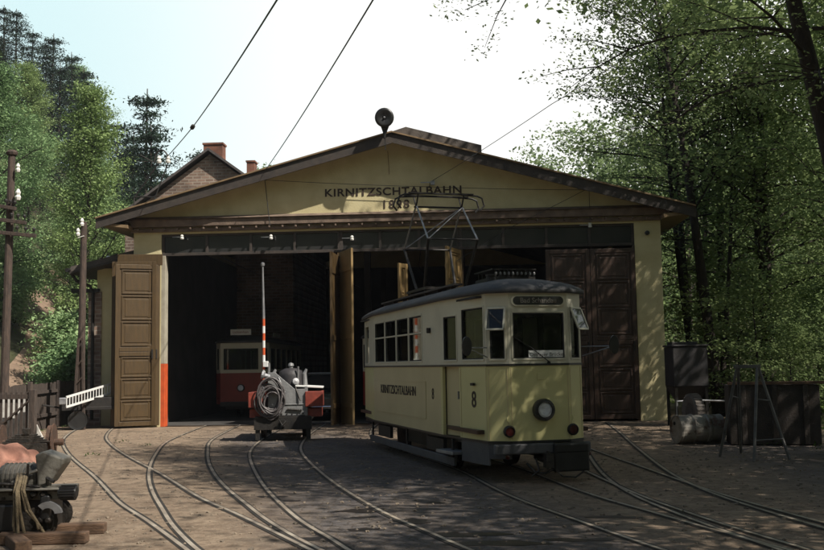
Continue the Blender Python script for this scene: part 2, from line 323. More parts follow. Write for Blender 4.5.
def ground_material():
    m = bpy.data.materials.new('yard_ground'); m.use_nodes = True; n = m.node_tree.nodes; l = m.node_tree.links
    b = n['Principled BSDF']; b.inputs['Specular IOR Level'].default_value = 0.3
    tc = n.new('ShaderNodeTexCoord')
    def noise(sc, det=6, rg=.6, st=(1, 1, 1)):
        mp = n.new('ShaderNodeMapping'); mp.inputs['Scale'].default_value = st; l.new(tc.outputs['Object'], mp.inputs[0])
        z = n.new('ShaderNodeTexNoise'); z.inputs['Scale'].default_value = sc; z.inputs['Detail'].default_value = det; z.inputs['Roughness'].default_value = rg
        l.new(mp.outputs[0], z.inputs[0]); return z.outputs[0]
    def ramp(inp, stops):
        r = n.new('ShaderNodeValToRGB'); e = r.color_ramp.elements
        while len(e) < len(stops): e.new(.5)
        for k, (p, c) in enumerate(stops): e[k].position = p; e[k].color = (*c, 1)
        l.new(inp, r.inputs[0]); return r.outputs[0]
    def mix(f, a, b_, mode='MIX'):
        x = n.new('ShaderNodeMix'); x.data_type = 'RGBA'; x.blend_type = mode
        if isinstance(f, float): x.inputs[0].default_value = f
        else: l.new(f, x.inputs[0])
        for k, q in ((6, a), (7, b_)):
            if isinstance(q, tuple): x.inputs[k].default_value = (*q, 1)
            else: l.new(q, x.inputs[k])
        return x.outputs[2]
    dirt = ramp(noise(1.1, 8, .7), [(.3, (.155, .105, .068)), (.5, (.295, .212, .145)), (.72, (.39, .295, .205))])
    dirt = mix(ramp(noise(22, 4, .7), [(.42, (0, 0, 0)), (.62, (1, 1, 1))]), dirt, mix(.55, dirt, (.30, .245, .185)))
    dirt = mix(ramp(noise(5.5, 8, .75), [(.40, (1, 1, 1)), (.56, (0, 0, 0))]), dirt, mix(.55, dirt, (.10, .068, .045)))
    vo = n.new('ShaderNodeTexVoronoi'); vo.inputs['Scale'].default_value = 7.5; vo.feature = 'F1'; l.new(tc.outputs['Object'], vo.inputs[0])
    ve = n.new('ShaderNodeTexVoronoi'); ve.inputs['Scale'].default_value = 7.5; ve.feature = 'DISTANCE_TO_EDGE'; l.new(tc.outputs['Object'], ve.inputs[0])
    stone = ramp(vo.outputs['Color'], [(0, (.06, .06, .068)), (1, (.12, .115, .12))])
    stone = mix(ramp(ve.outputs['Distance'], [(.0, (1, 1, 1)), (.09, (0, 0, 0))]), stone, (.05, .042, .036))
    # setts only in the middle of the yard and gravel by the trestle: a ragged patch
    sx = n.new('ShaderNodeSeparateXYZ'); l.new(tc.outputs['Object'], sx.inputs[0])
    def mrange(inp, a, b_, c, d):
        x = n.new('ShaderNodeMapRange'); x.interpolation_type = 'SMOOTHSTEP'
        for k, q in zip((1, 2, 3, 4), (a, b_, c, d)): x.inputs[k].default_value = q
        l.new(inp, x.inputs[0]); return x.outputs[0]
    def mth(op, a, b_):
        x = n.new('ShaderNodeMath'); x.operation = op
        for k, q in enumerate((a, b_)):
            if isinstance(q, float): x.inputs[k].default_value = q
            else: l.new(q, x.inputs[k])
        return x.outputs[0]
    # distance from the line X = -1.3 - .3*(Y-14)
    lx = mth('ADD', sx.outputs[0], mth('MULTIPLY_ADD', sx.outputs[1], 0.30))
    n_last = lx.node.inputs[1].links[0].from_node; n_last.inputs[2].default_value = -2.9
    ab = mth('ABSOLUTE', lx, 0.0)
    zone = mth('MULTIPLY', mrange(ab, 0.9, 2.6, 1, 0), mrange(sx.outputs[1], 24, 30, 1, 0))
    zone2 = mth('MULTIPLY', mrange(sx.outputs[0], 3.6, 5.2, 0, 1), mrange(sx.outputs[1], 21, 26, 1, 0))
    zone = mth('MAXIMUM', zone, mth('MULTIPLY', zone2, 0.8))
    zz = mth('MULTIPLY', zone, mrange(noise(.9, 6, .7), .25, .7, .55, .9))
    col = mix(zz, dirt, stone)
    # forest floor away from the yard
    ff = ramp(noise(.8, 8, .7), [(.3, (.035, .03, .018)), (.55, (.055, .06, .025)), (.75, (.09, .065, .04))])
    away = mth('MAXIMUM', mrange(sx.outputs[0], 7.2, 9.5, 0, 1), mth('MAXIMUM', mrange(sx.outputs[0], -15.5, -13.8, 1, 0), mrange(sx.outputs[1], 33, 40, 0, 1)))
    col = mix(away, col, ff)
    # damp and oil stains
    st = ramp(noise(.55, 7, .65, (1, 1.0, 1)), [(.57, (0, 0, 0)), (.68, (1, 1, 1))])
    col = mix(mth('MULTIPLY', st, 0.62), col, (.045, .035, .028))
    l.new(col, b.inputs['Base Color'])
    l.new(mrange(st, 0, 1, .92, .6), b.inputs['Roughness'])
    hh = mth('ADD', mth('MULTIPLY', noise(16, 8, .75), 1.0), mth('MULTIPLY', mth('MULTIPLY', ve.outputs['Distance'], zz), 1.6))
    bp = n.new('ShaderNodeBump'); bp.inputs['Strength'].default_value = .8; bp.inputs['Distance'].default_value = .05
    l.new(hh, bp.inputs['Height']); l.new(bp.outputs[0], b.inputs['Normal'])
    return m
xs = np.concatenate([np.arange(-400, -80, 20), np.arange(-80, 82, 1.5), np.arange(90, 401, 20)])
ys = np.concatenate([np.arange(-200, -20, 20), np.arange(-20, 170, 2.0), np.arange(180, 601, 20)])
GROUND = grid_obj('ground', xs, ys, terrain, ground_material()); tag(GROUND, None, None, None, 'structure')

def spline(pts, n=14):
    pts = [Vector((p[0], p[1], 0)) for p in pts]; out = []
    P = [2*pts[0]-pts[1]]+pts+[2*pts[-1]-pts[-2]]
    for i in range(1, len(P)-2):
        for k in range(n):
            t = k/n; a, b, c, d = P[i-1:i+3]
            out.append(.5*((2*b)+(c-a)*t+(2*a-5*b+4*c-d)*t*t+(3*b-a-3*c+d)*t**3))
    out.append(pts[-1]); return out
def smooth(pts, it=40):
    for _ in range(it): pts = [pts[0]]+[(pts[i-1]+2*pts[i]+pts[i+1])/4 for i in range(1, len(pts)-1)]+[pts[-1]]
    return pts
def track(name, pts, z):
    p = smooth(spline(pts)); mb = MB()
    def strip(off, wd, zz, m):
        vs = []
        for i, q in enumerate(p):
            d = (p[min(i+1, len(p)-1)]-p[max(i-1, 0)]).normalized(); nn = Vector((-d.y, d.x, 0))
            for o in (off-wd/2, off+wd/2): c = q+nn*o; vs.append((c.x, c.y, zz))
        mb.m = m; mb.add(vs, [(2*i, 2*i+1, 2*i+3, 2*i+2) for i in range(len(p)-1)])
    for sgn in (-1, 1):
        strip(sgn*.524, .048, z+.008, 0); strip(sgn*.48, .038, z+.003, 1); strip(sgn*.560, .022, z+.002, 1)
    return tag(mb.build(name, [M['rail'], M['groove']]), None, None, None, 'structure')
T0 = [(-11.2, 29.2), (-10.86, 28), (-10.0, 25.4), (-9.07, 23.2), (-8.05, 21), (-6.95, 18.8), (-5.85, 16.7), (-4.85, 14.65), (-4.14, 13.2), (-3.5, 12.1), (-2.95, 11.1), (-2.2, 9.7), (-1.2, 7.8)]
T1 = [(-8.0, 44), (-8.0, 35), (-7.6, 30), (-7.15, 26), (-6.78, 23.5), (-6.15, 21), (-5.5, 18.6), (-4.75, 16.2), (-4.03, 14.2), (-3.43, 12.7), (-2.95, 11.5), (-2.45, 10.4), (-2.1, 9.7), (-1.1, 7.8)]
T2 = [(-5.1, 44), (-5.1, 35), (-5.0, 30), (-4.78, 26), (-4.35, 22), (-3.82, 19.4), (-3.14, 16.8), (-2.54, 14.7), (-1.95, 12.9), (-1.45, 11.5), (-.96, 10.4), (-.68, 9.7), (.2, 7.8)]
T3 = [(-2.3, 44), (-2.3, 35), (-2.35, 30), (-2.25, 27), (-1.85, 23.8), (-.94, 20.6), (.15, 17.3), (.68, 14.8), (.92, 13.75), (1.18, 12.8), (1.55, 11.7), (1.87, 10.7), (2.15, 9.9), (2.9, 7.8)]
T4 = [(3.3, 29.5), (3.05, 25), (2.85, 22.3), (2.68, 19.5), (2.53, 16.8), (2.5, 14.8), (2.6, 13.2), (2.8, 11.9), (3.05, 10.6), (3.5, 8.7)]
T5 = [(.9, 44), (.9, 35), (.95, 30), (1.25, 25), (1.72, 21.3), (2.02, 18.5), (2.22, 17), (2.38, 15.6), (2.55, 14.2), (2.72, 13), (2.95, 11.9), (3.2, 10.8), (3.75, 8.9)]
for k, T in enumerate((T0, T1, T2, T3, T4, T5)): track('tram_track', T, .004+.0006*k)

rnd = random.Random(5)
def puddle(cx, cy, rx, ry, seed):
    r = random.Random(seed); ph = [r.uniform(0, 6.3) for _ in range(4)]; vs = []
    for k in range(40):
        a = 2*math.pi*k/40; q = 1+.18*math.sin(2*a+ph[0])+.14*math.sin(3*a+ph[1])+.09*math.sin(5*a+ph[2])+.05*math.sin(9*a+ph[3])
        vs.append((cx+rx*q*math.cos(a), cy+ry*q*math.sin(a), .0035))
    struct('puddle', MB().add(vs, [tuple(range(40))]), M['puddle'])
for k, (a, b, c, d) in enumerate([(-1.36, 12.25, .3, .16), (-1.3, 11.72, .12, .07), (-1.22, 10.85, .16, .11), (.2, 9.98, .42, .16), (-.1, 10.5, .36, .16), (-.72, 11.4, .22, .16), (-1.68, 10.3, .14, .09), (1.0, 10.15, .3, .10), (-2.75, 13.6, .17, .12), (-2.45, 13.2, .14, .1), (-.5, 12.9, .1, .08), (1.55, 11.6, .3, .09)]):
    puddle(a, b, c, d, k)

# path climbing the slope on the left
pp = spline([(-16.4, 34, 0), (-18.6, 40, 0), (-21.0, 46, 0), (-23.4, 53, 0), (-27.5, 62, 0), (-31, 74, 0)], 10); mb = MB(); vs = []
for i, q in enumerate(pp):
    d = (pp[min(i+1, len(pp)-1)]-pp[max(i-1, 0)]).normalized(); nn = Vector((-d.y, d.x, 0))
    for k in range(5):
        c = q+nn*(k-2)*.38; vs.append((c.x, c.y, float(terrain(np.array(c.x), np.array(c.y)))+.06-(.05 if k in (0, 4) else 0)))
mb.add(vs, [(5*i+k, 5*i+k+1, 5*i+k+6, 5*i+k+5) for i in range(len(pp)-1) for k in range(4)])
struct('path', mb, M['path'])

# ------------------------------------------------------------------ tram shed
D = 30.0; XL, XR = -10.33, 5.68; RX, RZ = -2.28, 8.66; EL, ER = -11.3, 6.6; EZL, EZR = 6.28, 6.2; YF, YB = 29.42, 52.0
shed = thing('tram_shed', 'wide cream tram shed with low gabled roof and three big door bays', 'tram shed', (RX, D, 0), world=True)
JL, J1, J2, J3 = -9.47, -3.95, -.33, 4.9
fw_ = MB().panel((XL, D), (XR, D), 0, 6.1, [(JL-XL, J3-XL, 0, 5.86)], .32)
def roofz(x): return RZ-(RX-x)*(RZ-EZL)/(RX-EL) if x < RX else RZ-(x-RX)*(RZ-EZR)/(ER-RX)
fw_.prism([(XL, D, 6.1), (XR, D, 6.1), (XR, D, roofz(XR)-.12), (RX, D, RZ-.12), (XL, D, roofz(XL)-.12)], (0, .004, 0), (0, .32, 0))
fw_.build('front_wall', M['wall'], shed)
sw = MB(); sw.panel((XL, YB), (XL, D+.32), 0, 6.35, (), .3); sw.panel((XR, D+.32), (XR, YB), 0, 6.2, (), .3); sw.panel((XR, YB), (XL, YB), 0, 8.2, (), .3)
sw.build('side_wall', M['wall'], shed)
# interior lining
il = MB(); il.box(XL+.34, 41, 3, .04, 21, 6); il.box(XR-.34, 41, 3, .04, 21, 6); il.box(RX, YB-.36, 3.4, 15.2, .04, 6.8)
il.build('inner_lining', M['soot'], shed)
for x in (J1, J2):
    MB().box(x, 38, 3, .24, .24, 6.2).build('column', M['soot'], shed, .01)
    MB().box(x, 45, 3, .24, .24, 6.2).build('column', M['soot'], shed, .01)
rf = MB()
for a, za, b, zb in ((EL, EZL, RX, RZ), (RX, RZ, ER, EZR)):
    rf.prism([(a, YF, za-.1), (b, YF, zb-.1), (b, YF, zb), (a, YF, za)], (0, 0, 0), (0, YB-YF+.4, 0))
roof = rf.build('roof', M['felt'], shed)
ln = MB()
def lz(x): return roofz(x)
LY = 29.45
ln.prism([(-1.85, LY, lz(-1.85)), (.40, LY, lz(.40)), (.40, LY, lz(.40)+.25), (-1.85, LY, lz(-1.85)+.25)], (0, 0, .07), (0, 12, .07))
ln.prism([(-2.3, LY, lz(-2.3)), (-1.85, LY, lz(-1.85)), (-1.85, LY, lz(-1.85)+.25)], (0, 0, .072), (0, 12, .072))
ln.build('ridge_lantern', M['felt'], shed)
fa = MB()
for a, za, b, zb in ((EL, EZL, RX, RZ), (RX, RZ, ER, EZR)):
    fa.prism([(a, 0, za-.28), (b, 0, zb-.30), (b, 0, zb+.02), (a, 0, za+.02)], (0, YF-.05, 0), (0, YF-.002, 0))
fa.build('bargeboard', M['trim'], shed)
vg = MB()
for a, za, b, zb in ((EL, EZL, RX, RZ), (RX, RZ, ER, EZR)):
    vg.prism([(a, 0, za+.021), (b, 0, zb+.021), (b, 0, zb+.065), (a, 0, za+.065)], (0, YF-.11, 0), (0, YF+.5, 0))
vg.build('verge_trim', M['soffit'], shed)
sf = MB()   # boarded undersides of the overhang
for a, za, b, zb in ((EL, EZL, RX, RZ), (RX, RZ, ER, EZR)):
    sf.prism([(a, 0, za-.145), (b, 0, zb-.145), (b, 0, zb-.103), (a, 0, za-.103)], (0, YF, 0), (0, D-.002, 0))
sf.prism([(EL, 0, EZL-.145), (XL, 0, 6.0), (XL, 0, 6.1), (EL, 0, EZL-.105)], (0, YF+.001, 0), (0, YB, 0))
sf.prism([(XR, 0, 5.92), (ER, 0, EZR-.145), (ER, 0, EZR-.105), (XR, 0, 6.05)], (0, YF+.001, 0), (0, YB, 0))
sf.build('soffit', M['soffit'], shed)
cb = MB(); cb.box((XL+XR)/2, D-.10, 6.18, XR-XL+.5, .2, .22); cb.box((XL+XR)/2, D-.05, 5.975, XR-XL+.1, .1, .11)
for k in range(40): cb.box(XL+.2+k*.405, D-.13, 6.0, .05, .2, .06)
cb.build('cornice', M['band'], shed, .01)
cp = MB()   # top of the band: small pitched tile skirt
cp.prism([(XL-.28, D-.26, 6.295), (XL-.28, D, 6.295), (XL-.28, D, 6.40)], (0, 0, 0), (XR-XL+.56, 0, 0)); cp.build('cornice_skirt', M['band'], shed)
# transom glazing above the doors
for a, b in ((JL, J1), (J1, J2), (J2, J3)):
    n = max(2, round((b-a)/1.3)); fr = MB(); gl = MB()
    fr.box((a+b)/2, D+.1, 5.83, b-a-.004, .1, .07); fr.box((a+b)/2, D+.1, 5.24, b-a-.004, .1, .09)
    for k in range(n+1):
        x = a+.04+(b-a-.08)*k/n; fr.box(x, D+.1, 5.54, .08, .09, .52)
    wn = fr.build('transom_window', M['trim'], shed, .006)
    for k in range(n):
        x = a+.04+(b-a-.08)*(k+.5)/n; gl.box(x, D+.12, 5.54, (b-a)/n-.09, .01, .5)
    g = gl.build('pane', M['darkglass'], wn); g.location = (0, 0, 0) if True else g.location
for x in (J1, J2): MB().box(x, D+.16, 2.6, .2, .2, 5.19).build('door_post', M['door'], shed, .012)
MB().box(JL+.06, D+.16, 3.55, .13, .3, 3.3).build('jamb', M['plaster'], shed, .01)
MB().box(JL+.06, D+.16, .95, .14, .31, 1.9).build('jamb', M['orange'], shed, .01)
MB().box(J3-.02, D+.12, 2.6, .12, .2, 5.18).build('jamb', M['door_shade'], shed, .01)

def door_leaf(m, wd=1.31, ht=4.9, top=0.0):
    """local: hinge at x=0, leaf along +x, front face towards -y"""
    mb = MB(); mb.box(wd/2, .0, ht/2+.06, wd, .03, ht)
    for x in (.06, wd-.06): mb.box(x, -.03, ht/2+.06, .12, .04, ht-.002)
    half = (.06, ht*.47, ht+.06)
    for lo, hi in ((half[0], half[1]), (half[1], half[2])):
        for z in (lo+.07, hi-.07): mb.box(wd/2, -.031, z, wd-.242, .038, .13)
        n = 3; z0 = lo+.14; z1 = hi-.14
        for k in range(n):
            a = z0+(z1-z0)*k/n; b = z0+(z1-z0)*(k+1)/n
            for (cx, cz, sx, sz) in ((wd/2, b-.045, wd-.36, .035), (wd/2, a+.05, wd-.36, .05), (.2, (a+b)/2, .035, b-a-.12), (wd-.2, (a+b)/2, .035, b-a-.12)):
                mb.box(cx, -.028, cz, sx, .03, sz)
            mb.box(wd/2, -.018, (a+b)/2, wd-.56, .02, b-a-.26)
    mb.box(wd/2, .03, ht*.5+.06, wd-.1, .03, .14); mb.box(wd/2, .03, ht*.9, wd-.1, .03, .14); mb.box(wd/2, .03, ht*.12, wd-.1, .03, .14)
    return mb
def leaf(x, y, rz, m, ht=4.9, wd=1.31, label=None):
    o = door_leaf(m, wd, ht).build('door', m, shed, .008); o.location = Vector((x, y, 0))-Vector(shed.location); o.rotation_euler = (0, 0, rz)
    if label: o['label'] = label
    h = MB().box(wd-.1, -.075, 2.2, .04, .05, .28).build('handle', M['dark'], o, .006)
    return o
leaf(-10.66, 29.35, R(27), M['door'], 4.85, label='brown door leaf folded open against the left corner')
leaf(-10.86, 29.62, R(10), M['door'], 4.95)
MB().box(-10.07, 29.82, 5.07, 1.35, .05, .34, R(8)).build('door_header_board', M['door'], shed, .01)
leaf(-3.98, 29.9, R(-92), M['door'], 5.0)
o = leaf(-3.45, 28.72, R(113), M['door_sun'], 5.1, label='door leaf in sunlit tone folded out between two bays')
leaf(-.72, 28.75, R(72), M['door_sun'], 5.1, label='door leaf in sunlit tone folded out behind the tram')
leaf(-2.12, 28.95, R(60), M['door_sun'], 4.65, .45)
leaf(2.235, 29.98, 0, M['door_shade'], 5.05, label='closed brown door leaf in shaded tone next to the tram front'); leaf(3.56, 29.98, 0, M['door_shade'], 5.05, label='closed brown door leaf in shaded tone at the right pilaster')
# lettering on the gable
lettering('lettering', 'KIRNITZSCHTALBAHN', .33, (-2.31, D-.006, 7.0), (R(90), 0, 0), M['letter'], shed, width=1.16, space=1.10, bold=.007)
lettering('lettering', '1898', .36, (-2.24, D-.006, 6.6), (R(90), 0, 0), M['letter'], shed, space=1.25, bold=.005)
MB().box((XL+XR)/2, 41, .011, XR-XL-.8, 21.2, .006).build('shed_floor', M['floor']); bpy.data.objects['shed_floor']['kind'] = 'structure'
# insulators and small hooks on the front
for px, py in ((182, 237), (271, 237), (352, 238), (590, 225)):
    p = at(px, py, D-.12); ii = MB(); ii.lathe([(.0, 0), (.05, 0), (.06, .04), (.04, .07), (.055, .1), (.03, .14), (0, .15)], p-Vector((0, 0, .07)), (0, 0, 1), 10)
    ii.build('insulator', M['porcelain'], shed); MB().bar(p+Vector((-.3, 0, 0)), p+Vector((-.05, 0, 0)), .02, .02).build('hook', M['steel'], shed)
p = at(647, 233, D-.03); MB().lathe([(0, 0), (.07, 0), (.07, .06), (0, .08)], p, (0, -1, 0), 10).build('bell', M['black'], shed)
# loudspeaker on the ridge
sr = thing('siren', 'round dark siren horn on a stem at the gable peak', 'siren', (-2.46, 29.1, 8.5)); sr.scale = (.88, .88, .9)
ax = Vector((.05, -1, -.12)).normalized()
MB().lathe([(0, .05), (.06, .05), (.07, .16), (.10, .17), (.24, .23), (.31, .22), (.325, .15), (.31, 0), (.25, -.16), (.14, -.3), (0, -.34)], (0, 0, .62), ax, 24).build('horn', M['black'], sr, smooth=True)
MB().lathe([(0, .24), (.035, .23), (.04, .17), (0, .16)], (0, 0, .62), ax, 12).build('horn_center', M['steel'], sr)
st_ = MB(); st_.tube([(0, .06, .4), (0, .03, .15), (0, .0, -.05)], [.16, .07, .04], 10); st_.bar((0, 0, -.05), (.02, .0, -.45), .03, .03); st_.build('stem', M['dark'], sr)
MB().tube([(.02, .86, -.3), (.05, .868, -.8), (.06, .868, -1.1)], .014, 6).build('conduit', M['soffit'], sr)

# ------------------------------------------------------------------ lean-to annex and brick house
an = thing('lean_to', 'low yellow lean-to with flat eaves beside the left end of shed', 'lean-to', (-11.2, 31, 0), world=True)
aw = MB().panel((-11.85, 31), (XL-.02, 31), 0, 4.95, [(.95, 1.5, .3, 4.2)], .25); aw.panel((-11.85, 46), (-11.85, 31.26), 0, 4.95, (), .25); aw.build('wall', M['wall'], an)
MB().box(-10.63, 31.12, 2.25, .54, .06, 3.88).build('door', M['door'], an, .01)
MB().prism([(-12.5, 0, 4.82), (XL-.03, 0, 5.32), (XL-.03, 0, 5.48), (-12.5, 0, 4.98)], (0, 30.45, 0), (0, 46, 0)).build('roof', M['felt'], an)
MB().prism([(-12.52, 0, 4.74), (XL-.03, 0, 5.24), (XL-.03, 0, 5.317), (-12.52, 0, 4.817)], (0, 30.40, 0), (0, 46, 0)).build('soffit', M['trim'], an)
gt = MB(); gt.tube([(-12.55, 30.3, 4.86), (-12.55, 46, 4.86)], .07, 8); gt.tube([(-12.55, 30.6, 4.8), (-12.4, 30.7, 4.55), (-12.05, 30.9, 4.4), (-11.95, 30.92, 4.2), (-11.95, 30.92, .2)], .05, 8); gt.build('gutter', M['dark'], an)
MB().box(-11.9, 31.2, 2.1, .42, .5, 4.2).build('brick_pier', M['brick'], an)
MB().box(-12.2, 30.95, 4.25, .9, .12, .12).build('bracket', M['dark'], an)
lamp = thing('yard_lamp', 'white enamel lamp shade above the lean-to roof', 'lamp', at(108, 262, 31.2))
MB().lathe([(0, .2), (.06, .19), (.09, .12), (.22, .02), (.23, 0), (.2, .01), (0, .1)], (0, 0, 0), (.25, -.3, 1), 16).build('shade', M['porcelain'], lamp, smooth=True)
MB().tube([(0, 0, .15), (.15, .4, .3), (.3, .9, .0)], .02, 6).build('arm', M['dark'], lamp)

hs = thing('brick_house', 'tall brown brick house with steep gable behind the shed', 'house', (-11.1, 42, 0), world=True)
HX0, HX1, HR, HE, HP = -15.2, -7.2, -11.15, 8.2, 11.1
hb = MB(); hb.prism([(HX0+.35, 42, 0), (HX1-.35, 42, 0), (HX1-.35, 42, HE+.1), (HR, 42, HP-.15), (HX0+.35, 42, HE+.1)], (0, 0, 0), (0, 11, 0)); hb.build('wall', M['brick'], hs)
hr = MB()
for a, za, b, zb in ((HX0-.15, HE-.12, HR, HP), (HR, HP, HX1+.15, HE-.12)):
    hr.prism([(a, 0, za), (b, 0, zb), (b, 0, zb+.07), (a, 0, za+.07)], (0, 41.75, 0), (0, 53.3, 0))
hroof = hr.build('roof', M['slate'], hs)
hv = MB()
for a, za, b, zb in ((HX0-.15, HE-.12, HR, HP), (HR, HP, HX1+.15, HE-.12)):
    hv.prism([(a, 0, za-.04), (b, 0, zb-.04), (b, 0, zb+.08), (a, 0, za+.08)], (0, 41.69, 0), (0, 41.745, 0))
hv.build('bargeboard', M['slate'], hs)
hk = MB().prism([(HX0+.36, 41.99, HE-.45), (HX0+1.3, 41.99, HE-.45), (HX0+1.1, 41.99, HE+.35), (HX0+.5, 41.99, HE+.1)], (0, -.015, 0), (0, 0, 0)).build('plaster_patch', M['plaster'], hs)
for x, y, z0, z1, wd in ((-11.25, 43.2, 10.4, 11.6, .85), (-10.2, 46.0, 10.0, 11.35, .36)):
    ch = MB(); ch.box(x, y, (z0+z1)/2, wd, .6, z1-z0); co = ch.build('chimney', M['chimney'], hs)
    MB().box(x, y, z1+.02, wd+.08, .68, .08).build('chimney_cap', M['chimney'], hs)
# insulated anchor mast on the left roof slope
mk = thing('roof_bracket', 'iron roof bracket with hoop and two porcelain insulators by the left eave', 'bracket', at(146, 197, 30.6), world=True)
q = MB(); pts = [(134, 198), (157, 165)]; q.tube([at(134, 198, 30.6), at(158, 164, 30.6)], .025, 6); q.tube([at(155, 198, 30.6), at(168, 163, 30.6)], .02, 6); q.tube([at(134, 197, 30.6), at(156, 197, 30.6)], .025, 6)
for px in (134, 155): q.tube([at(px, 197, 30.6), at(px, 212, 30.6)], .025, 6)
q.tube([at(155+6.5+7*math.cos(a), 162-12*math.sin(a), 30.6) for a in np.linspace(0, math.pi, 11)], .028, 6)
q.tube([at(140, 155, 30.6), at(155, 163, 30.6)], .02, 6); q.build('frame', M['dark'], mk)
for px, py in ((159, 160), (168, 160)):
    MB().lathe([(0, 0), (.07, 0), (.085, .06), (.05, .1), (.07, .15), (.04, .22), (0, .24)], at(px, py+3, 30.6), (0, 0, 1), 10).build('insulator', M['porcelain'], mk)

# ------------------------------------------------------------------ overhead wires
def wire(label, pts, r=.011, ins=(), name='overhead_wire', group=None):
    t = thing(name, label, 'wire', pts[0], group=group, world=True)
    P = []
    for i in range(len(pts)-1):
        a, b = Vector(pts[i]), Vector(pts[i+1]); n = 8; sag = (b-a).length*.004
        for k in range(n): q = k/n; P.append(a.lerp(b, q)-Vector((0, 0, sag*4*q*(1-q))))
    P.append(Vector(pts[-1])); MB().tube(P, r, 5).build('cable', M['black'], t)
    for c, d in ins:
        c = Vector(c); d = Vector(d).normalized(); k = MB()
        for j in range(4): k.lathe([(0, 0), (.05, 0), (.06, .04), (.02, .06), (0, .06)], c+d*.1*j, d, 8)
        k.build('insulator', M['dark'], t)
    return t
a0 = at(164, 160, 30.6); a1 = at(192, 128, 26); a2 = at(277, 0, 13)
wire('long cable rising from the hooped roof bracket towards the viewer, left of gable', [a0, a1, a2, a2+(a2-a1)*.9], .014, [(a1, a2-a1)])
b0 = at(264, 172, D-.1); b2 = at(373, 0, 12.5)
wire('long cable rising from the gable left of the shed lettering', [b0, b2, b2+(b2-b0)*.7], .012)
c0 = at(432, 181, D-.1); c1 = at(552, 104, 22); wire('thin cable running from above the pantograph up into trees at right', [c0, c1, at(640, 48, 17)], .009)
wire('span wire stretched across the gable under its peak', [at(240, 178, D-.1), at(264, 180, D-.2), at(432, 187, D-.2), at(589, 190, D-.2)], .008)
wire('slack wire hanging down the gable left of the lettering', [b0, at(266, 190, D-.25), at(270, 226, D-.3)], .012)
wire('wire slanting from the right bargeboard down behind the pantograph', [at(589, 188, D-.2), at(505, 230, D-.3), at(455, 262, D-.35)], .009)
wire('short wire hanging from the right bargeboard to its insulator', [at(589, 188, D-.2), at(590, 226, D-.15)], .009)
for px, py, dx, lab in ((182, 237, 1.0, 'contact wire entering the left bay above the open brown door'), (271, 237, 1.1, 'contact wire entering the left bay above the red tram'), (430, 183, -.6, 'contact wire over the yellow tram reaching into the middle bay')):
    p = at(px, py, D-.15); wire(lab, [p, Vector((p.x+dx, 34, 5.15)), Vector((p.x+dx, 44, 5.2))], .01)
for px, py in ((264, 175), (432, 183), (589, 189)):
    p = at(px, py, D-.12); MB().bar(p+Vector((-.35, 0, .02)), p+Vector((.08, 0, .02)), .03, .03).box(p.x+.02, p.y, p.z, .12, .1, .12).build('anchor_hook', M['steel'], shed)

# ------------------------------------------------------------------ trams
def tram_window(root, p0, p1, hole, mframe, bars=(), wd=.035, glass='glass'):
    f = MB().frame(p0, p1, hole, wd)
    d = (Vector(p1)-Vector(p0)).normalized(); nn = Vector((d.y, -d.x))
    for (kind, pos) in bars:
        a, b, c, e = hole
        A, B = ((a, pos), (b, pos)) if kind == 'h' else ((pos, c), (pos, e))
        def P(u, z): q = Vector(p0)+d*u-nn*.004; return Vector((q.x, q.y, z))
        f.bar(P(*A), P(*B), wd, .028, (nn.x, nn.y, 0))
    wn = f.build('window', mframe, root, .004); a_, b_, c_, e_ = hole; MB().frame(p0, p1, (a_+.024, b_-.024, c_+.024, e_-.024), .016, .004, .02).build('gasket', M['rubber'], wn); g = MB().pane(p0, p1, hole).build('pane', M[glass], wn); return wn
def dome_roof(root, outline, zt, rise, over, m, name='roof'):
    n = len(outline); cy = sum(p[1] for p in outline)/n; mb = MB(); rings = []
    W = max(abs(p[0]) for p in outline); L = max(abs(p[1]-cy) for p in outline)
    levels = [(-.06, -.0), (over, 0), (over, .035), (.10*0-.0, .075)]
    prof = [(-over, -.02), (-over, .03), (0, .075)]+[(q, .075+rise*(1-(1-q/W)**2)**.75) for q in (.1, .22, .38, .56, .76, .93)]
    for d, h in prof:
        ring = []
        for x, y in outline:
            sx = (W-d)/W; sy = (L-d*(1.25 if d > 0 else 1))/L; ring.append((x*sx, cy+(y-cy)*sy, zt+h))
        rings += ring
    fs = [(i*n+j, i*n+(j+1) % n, (i+1)*n+(j+1) % n, (i+1)*n+j) for i in range(len(prof)-1) for j in range(n)]
    fs += [tuple(range(n))[::-1], tuple(range((len(prof)-1)*n, len(prof)*n))]
    mb.add(rings, fs); return mb.build(name, m, root, smooth=True)
def offset(outline, o):
    n = len(outline); out = []
    for i in range(n):
        a, b, c = Vector(outline[i-1]), Vector(outline[i]), Vector(outline[(i+1) % n]); d1 = (b-a).normalized(); d2 = (c-b).normalized()
        n1 = Vector((d1.y, -d1.x)); n2 = Vector((d2.y, -d2.x)); k = (n1+n2); out.append(tuple(b+k*(o/(1+n1.dot(n2)))))
    return out
def loop_strip(mb, outline, z0, z1, th):
    for k in range(len(outline)): mb.panel(outline[k], outline[(k+1) % len(outline)], z0, z1, (), th)
    return mb

